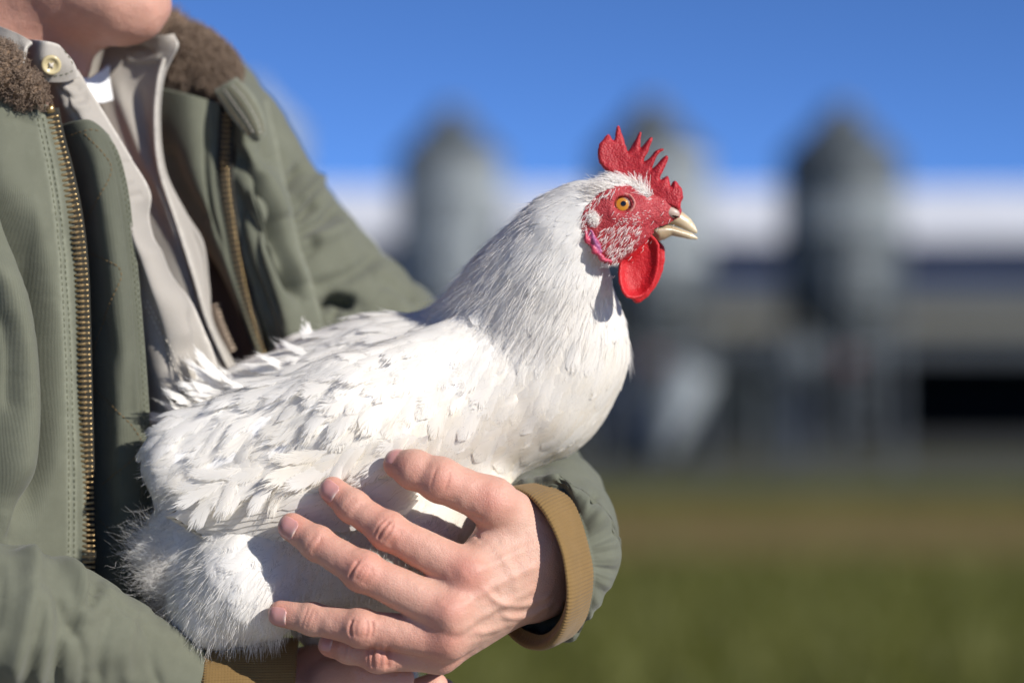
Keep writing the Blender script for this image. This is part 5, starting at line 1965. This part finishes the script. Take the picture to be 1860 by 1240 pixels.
# ---- far side of the jacket
ln_ = loft([[(270, 200, .150), (300, 400, .155), (330, 600, .155), (360, 900, .155)], [(360, 200, .150), (400, 400, .150), (430, 600, .150), (470, 900, .150)], [(430, 200, .140), (440, 400, .135), (475, 600, .135), (520, 900, .14)]], 40, 80,
           folds=[([(372, 440), (420, 446), (450, 440)], .003, 5), ([(380, 480), (420, 500), (455, 495)], -.002, 8)], wrinkle=[(12, 8, .003, 2.0)])
ln_.build('lining', MAT['lining'], jacket)
ff_ = loft([
    [(286, 160, .112), (288, 260, .118), (300, 330, .122), (340, 405, .126), (398, 490, .127), (448, 600, .130), (480, 690, .132)],
    [(345, 172, .103), (348, 270, .104), (360, 350, .108), (388, 425, .113), (418, 505, .117), (456, 605, .120), (486, 690, .125)],
    [(400, 188, .110), (396, 290, .110), (399, 355, .112), (414, 440, .115), (430, 512, .118), (455, 590, .121), (486, 660, .124)],
], 70, 160, folds=[([(376, 190), (374, 300), (384, 380), (404, 450)], -.0028, 4), ([(386, 190), (384, 300), (392, 380), (412, 460)], .0015, 5), ([(300, 260), (330, 340), (380, 420)], -.004, 16)], wrinkle=[(12, 7, .002, 3.2), (50, 22, .0005, 6.2)])
ff_.build('front_facing', MAT['jacket'], jacket, thick=0.0028, attrs={'wear': edge_wear(ff_, .04, amt=.5)})
ZF = [(413, 204, .106), (410, 270, .105), (409, 312, .106), (415, 370, .109), (425, 435, .112), (436, 495, .115), (448, 550, .117), (465, 612, .120), (500, 700, .125)]
loft([[(a[0] - 16, a[1], a[2] + .004) for a in ZF], [(a[0] + 13, a[1], a[2] + .003) for a in ZF]], 8, 100).build('zipper_tape', MAT['tape'], jacket, thick=0.0009)
teeth(ZF, MAT['brass'], jacket, 0.0033, 0.62, side=-1)
teeth([(386, 552, .128), (393, 580, .128), (404, 610, .128), (420, 645, .128)], MAT['brass_pale'], jacket, 0.0030, 1.15, side=-1)
fp = loft([
    [(418, 196, .112), (424, 270, .113), (424, 330, .112), (434, 420, .115), (452, 505, .118), (476, 585, .121), (510, 700, .128)],
    [(446, 185, .112), (456, 260, .106), (464, 340, .104), (482, 430, .105), (505, 520, .108), (530, 610, .113), (556, 700, .12)],
    [(486, 182, .150), (506, 258, .136), (524, 345, .128), (546, 440, .127), (572, 530, .128), (594, 620, .134), (610, 700, .14)],
], 90, 160, folds=[
    ([(424, 262), (452, 306), (488, 376), (516, 440), (550, 545)], -.0140, 8, 15), ([(432, 345), (462, 398), (494, 446), (526, 500), (552, 545)], -.0100, 7, 13),
    ([(428, 330), (440, 420), (466, 510), (500, 600)], -.0030, 4), ([(444, 330), (456, 410), (480, 500), (512, 590)], -.0030, 5), ([(470, 300), (500, 350), (520, 400)], .005, 14), ([(500, 430), (530, 480), (556, 520)], .004, 14),
    ([(440, 250), (470, 262), (500, 300)], -.004, 12)], wrinkle=[(12, 7, .0020, 7.2), (45, 20, .0009, 9.2), (26, 18, .0024, 3.3, 'r')])
fp.build('front_panel', MAT['jacket_plain'], jacket, thick=0.0026, attrs={'wear': edge_wear(fp, .05, amt=.7)})
yk = loft([
    [(300, 30, .215), (345, 80, .170), (396, 150, .135), (412, 210, .125)],
    [(365, 42, .235), (412, 108, .180), (440, 165, .135), (452, 250, .115)],
    [(400, 90, .250), (452, 142, .212), (484, 186, .165), (508, 262, .142)],
], 60, 60, folds=[([(480, 185), (500, 240), (512, 280)], -.003, 6)], wrinkle=[(14, 10, .0012, 3.3)])
yk.build('shoulder_yoke', MAT['jacket_plain'], jacket, thick=0.0026, attrs={'wear': np.zeros((60, 60))})
# shoulder tab with rows of sewing
tb = loft([[(388, 164, .104), (412, 204, .095), (438, 236, .090), (462, 258, .090)], [(412, 150, .102), (440, 184, .091), (462, 220, .087), (474, 254, .088)], [(430, 140, .108), (462, 176, .098), (480, 214, .095), (482, 246, .094)]], 24, 40)
tb.build('collar_tab', MAT['jacket_plain'], jacket, thick=0.0035, attrs={'wear': edge_wear(tb, .12, amt=.8)})
for k in range(5):
    seam(tb, [0.12 + .16 * k] * 2, [0.08, 0.95], 'stitching', MAT['thread_pale'] if k % 2 else MAT['thread'], jacket)

# sleeves
def sleeve(spine, rad, folds, name, nu=160, nv=260, up=(0, 1, 0.3), wr=None, mat='jacket_plain', squash=1.0):
    S, T_, A, B_, G = tube(PL(spine), rad, nu, nv, up=up, squash=squash)
    Gc = np.concatenate([G, G[:, :1]], 1)
    N = norm(Gc - S[:, None])
    du = np.r_[0, np.cumsum(np.linalg.norm(np.diff(Gc, axis=1), axis=2).mean(0))]
    dv = np.r_[0, np.cumsum(np.linalg.norm(np.diff(S, axis=0), axis=1))]
    near = np.clip(-N[..., 1] * 2 + 0.4, 0, 1)
    h = fold_disp(Gc.reshape(-1, 3), folds).reshape(near.shape) * near
    for (f, amp, sdd) in (wr or ()):
        h = h + amp * vnoise(Gc * f + sdd)
    for f, amp, sdd in ((24, .0026, 31), (52, .0012, 37)):
        h = h - amp * np.exp(-(vnoise(Gc * f + sdd) / 0.12) ** 2) * np.clip(vnoise(Gc * 13 + sdd) + 0.3, 0, 1)
    Gc = Gc + N * h[..., None]
    s = Surf.__new__(Surf)
    s.G, s.N, s.nu, s.nv = Gc, N, nu + 1, nv
    N2_ = Surf.normals(Gc)
    s.N = np.where(np.sum(N2_ * N, -1, keepdims=True) < 0, -N2_, N2_)
    s.uv = np.stack(np.broadcast_arrays(du[None, :], dv[:, None]), -1)
    s.build(name, MAT[mat], jacket, thick=0.0024, attrs={'wear': np.zeros((nv, nu + 1))})
    return s


sl_f = sleeve([(320, 158, .215), (368, 260, .205), (450, 410, .205), (550, 544, .205), (670, 655, .205), (790, 745, .190), (890, 820, .145), (960, 900, .090), (990, 955, .040), (1004, 1004, -.002), (1006, 1012, -.010)],
       [.045, .058, .057, .059, .060, .055, .048, .043, .040, .0405, .037], [
    ([(518, 346), (534, 322), (550, 296)], -0.0112, 8, 12), ([(530, 402), (552, 388), (578, 360)], -0.0104, 7, 10), ([(530, 428), (570, 408), (606, 384), (618, 356)], -0.0088, 7, 12),
    ([(556, 524), (600, 508), (640, 490), (695, 454)], -0.0072, 9, 16), ([(574, 562), (606, 540), (650, 548)], -0.0208, 10, 14), ([(600, 580), (612, 566), (620, 552)], -0.0096, 6),
    ([(540, 370), (570, 340), (590, 315)], 0.0064, 10), ([(560, 440), (600, 425), (640, 400)], 0.0064, 14), ([(545, 470), (580, 440)], -0.0048, 10), ([(690, 500), (730, 520), (760, 545)], -0.0048, 12),
    ([(960, 878), (990, 892), (1020, 900), (1060, 930), (1085, 980), (1085, 1040)], 0.0072, 13), ([(985, 892), (1000, 886), (1008, 878)], -0.0064, 5), ([(1060, 930), (1072, 915), (1080, 900)], -0.0064, 6), ([(1030, 905), (1040, 890)], -0.0048, 5)],
    'sleeve', wr=[(22, .0030, 3), (55, .0012, 7), (120, .0004, 9)])
sl_r = sleeve([(-330, 230, .06), (-345, 620, -.02), (-300, 960, -.075), (-180, 1110, -.085), (-30, 1122, -.072), (110, 1150, -.052), (230, 1205, -.025), (330, 1262, -.005), (372, 1275, .002)],
       [.062, .060, .056, .052, .049, .045, .040, .033, .031], [
    ([(20, 950), (48, 985), (62, 1030), (52, 1100), (30, 1200), (20, 1260)], .0075, 15, 22), ([(80, 985), (112, 1012), (140, 1050), (152, 1092), (150, 1140)], .0085, 14, 12), ([(76, 1060), (84, 1120), (78, 1180), (66, 1260)], .0050, 13),
    ([(125, 1008), (160, 1026), (178, 1052), (168, 1086), (140, 1125), (128, 1170)], -.0080, 10, 16), ([(160, 1005), (205, 1022), (246, 1056), (286, 1120)], .0045, 15), ([(100, 1075), (114, 1110), (110, 1170), (100, 1260)], -.0045, 8, 14),
    ([(215, 1090), (196, 1150), (180, 1260)], -.0035, 9, 18), ([(250, 1100), (232, 1170), (235, 1260)], .0030, 14), ([(-10, 1000), (0, 1060), (-10, 1160)], -.0040, 10, 16)],
    'sleeve', up=(0, 1, -0.2), wr=[(20, .0030, 13), (50, .0016, 17), (120, .0005, 19)])

# knit cuffs: rolled rim, ribbed sides
def cuff(C, A, B_, axis, length, name='cuff', nu=780, flare=0.06, tuck=0.0):
    th = np.linspace(0, 2 * np.pi, nu)
    rim = np.stack([np.cos(th), np.sin(th)], 1)
    rows = []
    prof = [(0.10, .86), (0.02, .93), (-0.035, .965), (-0.05, 1.0), (-0.02, 1.03), (0.05, 1.045)] + [(t_, 1.05 + flare * t_ - tuck * max(0.0, t_ - 0.58)) for t_ in np.linspace(0.15, 1, 16)]
    for t_, r_ in prof:
        rows.append(C + axis * length * t_ + r_ * (rim[:, :1] * A + rim[:, 1:] * B_))
    G = np.stack(rows)
    N = norm(G - (C + axis * length * 0.5))
    nrib = 130
    G = G + N * (0.00016 * np.sin(th * nrib))[None, :, None]
    G = G + N * (0.0022 * vnoise(G * 32) + 0.0008 * vnoise(G * 90))[..., None]
    s = Surf.__new__(Surf)
    s.G, s.nu, s.nv = G, nu, len(prof)
    N2_ = Surf.normals(G)
    if np.sum(N2_[8] * N[8]) < 0:
        N2_ = -N2_
    s.N = N2_
    per = np.r_[0, np.cumsum(np.linalg.norm(np.diff(G, axis=1), axis=2).mean(0))]
    ln = np.r_[0, np.cumsum(np.linalg.norm(np.diff(G, axis=0), axis=2).mean(1))]
    s.uv = np.stack(np.broadcast_arrays(per[None, :], ln[:, None]), -1)
    s.build(name, MAT['cuff'], jacket, thick=0.0014, attrs={'wear': np.zeros((len(prof), nu))})
    return G


C_ = P(952, 1030, -.030)
A_ = P(940, 889, -.030) - C_
B_c = P(1033, 1050, -.064) - C_
cg = cuff(C_, A_, B_c, P(1022, 1003, .022) - C_, 1.0, flare=0.0, tuck=0.6)
# gathered end of the sleeve where the knit is sewn in
ring_o = sl_f.G[-1, :-1]
ring_i = cg[-8, :-1]
cen = ring_o.mean(0)
ang = lambda R_: np.arctan2(R_[:, 2] - cen[2], R_[:, 0] - cen[0])
th = np.linspace(-np.pi, np.pi, 241)


def by_angle(R_):
    a_ = ang(R_)
    i_ = np.argsort(a_)
    return np.stack([np.interp(th, a_[i_], R_[i_, j], period=2 * np.pi) for j in range(3)], 1)


ro, ri = by_angle(ring_o), by_angle(ring_i)
rows = []
puck = vnoise(np.stack([np.cos(th) * 9, np.sin(th) * 9, th * 0], 1))
for t_ in np.linspace(0, 1, 16):
    b_ = ro * (1 - t_) + ri * t_
    swell = 4 * t_ * (1 - t_)
    rad_ = norm(ro - cen)
    rows.append(b_ + rad_ * (swell * (0.003 + 0.0022 * puck))[:, None] + np.array([0, -1, 0]) * (swell * (0.0045 + 0.003 * puck))[:, None])
hem = Surf(np.stack(rows))
hem.build('sleeve_hem', MAT['jacket_plain'], jacket, thick=0.002, attrs={'wear': np.zeros((16, 241))})
C2_ = P(526, 1264, .004)
cuff(C2_, P(530, 1164, .004) - C2_, np.array([0.004, -0.030, 0.0]), norm(P(350, 1274, -.002) - C2_), np.linalg.norm(P(365, 1274, -.002) - C2_), flare=0.05)

# back of the jacket, trousers, boots: real but outside the picture
S, T_, A, B2, G = tube([TC + [-.03, .04, 0.80], TC + [-.03, .04, 1.0], TC + [-.03, .04, 1.2], TC + [-.03, .04, 1.36], TC + [-.02, 0.03, 1.46], TC + [0.0, .02, 1.49]], [.125, .120, .125, .12, .09, .06], 60, 60, up=(0, 1, 0), squash=0.95)
V = G.reshape(-1, 3)
mesh_obj('back_panel', V + 0.004 * vnormals(V, grid_faces(60, 60, True)) * vnoise(V * 18)[:, None], grid_faces(60, 60, True), MAT['jacket_plain'], jacket, uv=V[:, [0, 2]], attrs={'wear': np.zeros(len(V))})
trs = empty('trousers', None)
trs.parent = man
trs.matrix_parent_inverse = Matrix.Translation(-Vector(PO))
for s_ in (-1, 1):
    V, F = ring_tube([TC + [0, s_ * 0.07, 0.98], TC + [0, s_ * 0.09, 0.85], TC + [0.015, s_ * 0.10, 0.5], TC + [0, s_ * 0.11, 0.06]], [.11, .098, .075, .066], 40, 60)
    V = V + vnormals(V, F) * (0.004 * vnoise(V * 22))[:, None]
    mesh_obj('trouser_leg', V, F, MAT['denim'], trs, uv=V[:, [0, 2]])
    g = SDF(TC + [-0.12, s_ * .11 - .08, -0.01], TC + [0.24, s_ * .11 + .08, 0.16], 0.006)
    g.cap(TC + [-.03, s_ * .11, .05], TC + [.14, s_ * .13, .04], .045, .042, .01)
    g.cap(TC + [-.01, s_ * .11, .05], TC + [-.01, s_ * .11, .14], .05, .05, .02)
    g.f = np.maximum(g.f, -(g.ax[2][None, None, :] - 0.004))
    V, F = g.mesh(1)
    mesh_obj('boot', V, F, MAT['hair'], man)

# ---- shirt
st = loft([
    [(58, 138, .034), (100, 215, .036), (190, 400, .042), (235, 600, .046), (262, 760, .050), (262, 900, .055), (255, 1330, .075)],
    [(100, 134, .020), (146, 214, .017), (205, 320, .022), (255, 470, .022), (300, 620, .028), (315, 760, .037), (320, 900, .055), (340, 1330, .080)],
    [(142, 126, .026), (182, 192, .027), (240, 290, .032), (273, 350, .038), (272, 405, .046), (300, 512, .050), (342, 548, .050), (372, 605, .052), (393, 655, .056), (395, 730, .060), (400, 900, .075), (470, 1330, .100)],
], 110, 300, folds=[
    ([(110, 170), (140, 178), (165, 172)], -.0022, 7), ([(108, 190), (140, 196), (170, 190)], .0016, 7), ([(120, 150), (150, 160)], -.0015, 6), ([(200, 300), (225, 296), (245, 298)], -.0012, 6), ([(215, 330), (245, 325)], .0012, 6), ([(225, 360), (262, 352)], -.0012, 6),
    ([(100, 150), (150, 235), (205, 330), (240, 420)], -.0016, 4), ([(258, 430), (285, 500), (320, 560), (345, 640)], .0060, 22), ([(240, 440), (262, 540), (292, 640), (310, 700)], -.0055, 18), ([(330, 560), (362, 640), (372, 700)], -.003, 12),
    ([(256, 545), (290, 610), (318, 670), (322, 720)], -.0008, 3)], wrinkle=[(16, 9, .0018, 3.7), (55, 25, .0006, 6.7), (22, 30, .0016, 1.9, 'r')])
lit_rim = np.exp(-((1 - np.linspace(0, 1, st.nu)) / .035) ** 2)[None, :] * np.ones((st.nv, 1))  # sunlit rim of the shirt front, painted lighter into its colour
shirt = st.build('shirt', MAT['shirt'], man, thick=0.0014, attrs={'wear': lit_rim})
shirt['label'] = 'beige twill shirt worn open at the neck'
for off in (0, 8):
    u, v = px_path(st, [(256 + off, 540), (290 + off, 605), (316 + off, 668), (320 + off, 730)], 60)
    seam(st, u, v, 'stitching', MAT['thread_pale'], shirt)
fi = loft([
    [(188, 86, .092), (176, 170, .090), (216, 300, .091), (264, 420, .094), (316, 560, .097), (390, 720, .098)],
    [(244, 80, .086), (238, 200, .086), (264, 330, .089), (302, 470, .093), (344, 600, .096), (408, 740, .098)],
    [(304, 80, .078), (288, 140, .076), (284, 220, .079), (292, 310, .082), (320, 400, .087), (352, 500, .092), (380, 585, .094), (425, 690, .098)],
], 60, 160, folds=[([(205, 130), (240, 230), (300, 360), (340, 480)], .003, 14), ([(250, 150), (265, 250), (285, 320)], -.003, 10)], wrinkle=[(18, 10, .0018, 4.7)])
fi.build('front_inside', MAT['shirt'], shirt, thick=0.0012, attrs={'wear': np.zeros((fi.nv, fi.nu))})
fs = loft([
    [(312, 72, .074), (290, 138, .072), (283, 220, .075), (291, 310, .078), (318, 400, .083), (350, 500, .088), (378, 585, .090), (425, 690, .095)],
    [(324, 80, .080), (298, 140, .080), (291, 220, .083), (302, 310, .085), (338, 385, .088), (370, 440, .093), (381, 520, .096), (390, 590, .098), (445, 690, .100)],
], 26, 160, folds=[([(345, 410), (368, 470), (378, 560)], -.0010, 3)], wrinkle=[(30, 14, .0010, 5.7)])
fs.build('placket', MAT['shirt'], shirt, thick=0.0022, attrs={'wear': np.exp(-(np.linspace(0, 1, 26) / .18) ** 2)[None, :] * np.ones((160, 1))})
cf = loft([[(198, 96, .094), (200, 132, .094)], [(250, 74, .080), (246, 104, .084), (248, 128, .090)], [(290, 66, .070), (288, 98, .074), (284, 128, .082)], [(316, 62, .069), (322, 86, .068), (300, 128, .078)]], 50, 40, folds=[([(225, 88), (250, 84), (280, 96)], -.003, 6), ([(225, 108), (260, 110), (300, 100)], .002, 6)], wrinkle=[(40, 30, .0012, 2.2)])
cf.build('collar', MAT['shirt'], shirt, thick=0.0024, attrs={'wear': np.exp(-((1 - np.linspace(0, 1, 50)) / .12) ** 2)[None, :] * np.ones((40, 1))})
cs = loft([[(36, 70, .022), (36, 110, .022), (40, 150, .026)], [(75, 74, .004), (74, 112, .002), (75, 150, .010)], [(102, 80, .006), (116, 116, .008), (118, 150, .014)], [(114, 90, .010), (134, 114, .014), (144, 140, .020)]], 60, 50, wrinkle=[(40, 30, .0008, 1.2)])
cs.build('collar_band', MAT['shirt'], shirt, thick=0.0026, attrs={'wear': np.clip(edge_wear(cs, .06) + np.exp(-(np.linspace(0, 1, 50) / .06) ** 2)[:, None], 0, 1)})
seam(cs, [0.93, 0.93, 0.90], [0.08, 0.5, 0.72], 'stitching', MAT['thread_green'], shirt)
seam(cs, [0.90, 0.4, 0.1], [0.72, 0.85, 0.85], 'stitching', MAT['thread_green'], shirt)
cl = loft([[(-150, -10, .10), (-150, 60, .09), (-140, 130, .08)], [(-60, 26, .030), (-60, 80, .022), (-50, 140, .025)], [(0, 48, .008), (0, 84, .004), (-8, 140, .008)], [(34, 62, .002), (34, 90, .0), (22, 140, .004)], [(58, 76, .000), (44, 92, -.002), (38, 138, .003)]], 60, 50, wrinkle=[(30, 30, .0012, 8.2)])
cl.build('collar', MAT['shirt'], shirt, thick=0.0030, attrs={'wear': np.exp(-((1 - np.linspace(0, 1, 60)) / .05) ** 2)[None, :] * np.ones((50, 1))})
# button with rim, four holes and crossed thread
bc, bn = cs.at(np.array(0.47), np.array(0.54))
bn = norm(norm(bn) + np.array([0, -0.6, 0]))
bx = norm(np.cross([0, 0, 1], bn))
bz = np.cross(bn, bx)
pr = [(0.0001, .0012), (.0030, .0012), (.0036, .0019), (.0046, .0024), (.0055, .0020), (.0058, .0012), (.0056, .0004), (.0050, .0)]
V, F = lathe(pr, 40)
bt = mesh_obj('button', bc + V[:, :1] * bx + V[:, 1:2] * bz + V[:, 2:] * bn + bn * 0.0006, F, MAT['button'], shirt)
for a_, b_ in ((1, 1), (1, -1), (-1, 1), (-1, -1)):
    V, F = lathe([(0.0001, .00135), (.0006, .00132), (.0006, .0008)], 12)
    pass
hv, hf_ = [], []
pcs = []
for s_ in (-1, 1):
    for k in range(3):
        o_ = (k - 1) * 0.00035
        pcs.append(bar_mesh(bc + bx * (-.0012) + bz * (s_ * .0011 + o_) + bn * .0024, bc + bx * .0012 + bz * (-s_ * .0011 + o_) + bn * .0024, .00028, 6))
V, F = merge(pcs)
mesh_obj('button_thread', V, F, MAT['thread_pale'], shirt)
cb = loft([[(30, 60, .150), (40, 220, .150)], [(170, 50, .190), (180, 220, .170)], [(310, 62, .130), (300, 220, .130)]], 24, 24)
cb.build('collar_back', MAT['shirt'], shirt, thick=0.0015, attrs={'wear': np.zeros((24, 24))})
# white undershirt at the throat
us_ = loft([[(125, 124, .060), (140, 150, .058), (165, 182, .058)], [(160, 142, .064), (170, 162, .066), (186, 186, .070)], [(200, 118, .080), (200, 146, .080), (206, 182, .084)]], 24, 24)
us_.build('undershirt', MAT['tee'], man, thick=0.002)

# ---- fleece collar
def fleece(spine, rad, name, n, seed, ln=0.0065):
    lo = np.min(PL([s[:3] for s in spine]), 0) - 0.045
    hi = np.max(PL([s[:3] for s in spine]), 0) + 0.045
    g = SDF(lo, hi, 0.0024)
    g.chain([P(*s) for s in spine], rad, 0.006)
    V, F = g.mesh(2)
    N = vnormals(V, F)
    V = V + N * (0.0022 * vnoise(V * 110) + 0.0012 * vnoise(V * 240))[:, None]
    o = mesh_obj(name, V, F, MAT['fleece'], jacket)
    r = np.random.default_rng(seed)
    p, i = sample_faces(V, F, n, r, np.where(N[F].mean(1)[:, 1] < 0.45, 1.0, 0.12))
    nn = norm(N[F[i]].mean(1))
    k = 8
    t = np.linspace(0, 1, k)
    c1 = np.stack([vnoise(p * 210 + s) for s in (0, 17.3, 41.9)], 1)
    d = norm(nn + 0.9 * c1 + 0.35 * r.normal(size=p.shape))
    a_ = norm(np.cross(d, r.normal(size=p.shape)))
    b_ = np.cross(d, a_)
    ph = r.random((n, 1)) * 6.28
    l = ln * (0.5 + 0.7 * r.random((n, 1)))
    R_ = 0.0011 * (0.6 + 0.8 * r.random((n, 1)))
    pts = p[:, None] + d[:, None] * (l * t)[..., None] * 0.75 + a_[:, None] * (R_ * np.cos(t * 9 + ph) * t)[..., None] + b_[:, None] * (R_ * np.sin(t * 9 + ph) * t)[..., None]
    h_ = hair_obj('fleece_pile', pts, np.tile(0.00022 * (1 - 0.5 * t), (n, 1)), MAT['curls'], jacket)
    return o


fleece([(-230, 70, .11), (-150, 100, .04), (-60, 118, .0), (0, 130, -.006), (44, 158, -.003), (76, 182, .001)], [.024, .023, .0175, .0120, .0085, .0035], 'fleece_collar', 15000, 1)
fleece([(302, 128, .128), (345, 118, .132), (382, 132, .132), (398, 150, .128)], [.0150, .0205, .0165, .0090], 'fleece_collar', 12000, 2)
fleece([(-230, 70, .11), (-210, 50, .21), (-60, 40, .26), (140, 50, .255), (280, 80, .20), (345, 106, .140)], [.024, .026, .028, .028, .024, .018], 'fleece_collar', 5000, 3)
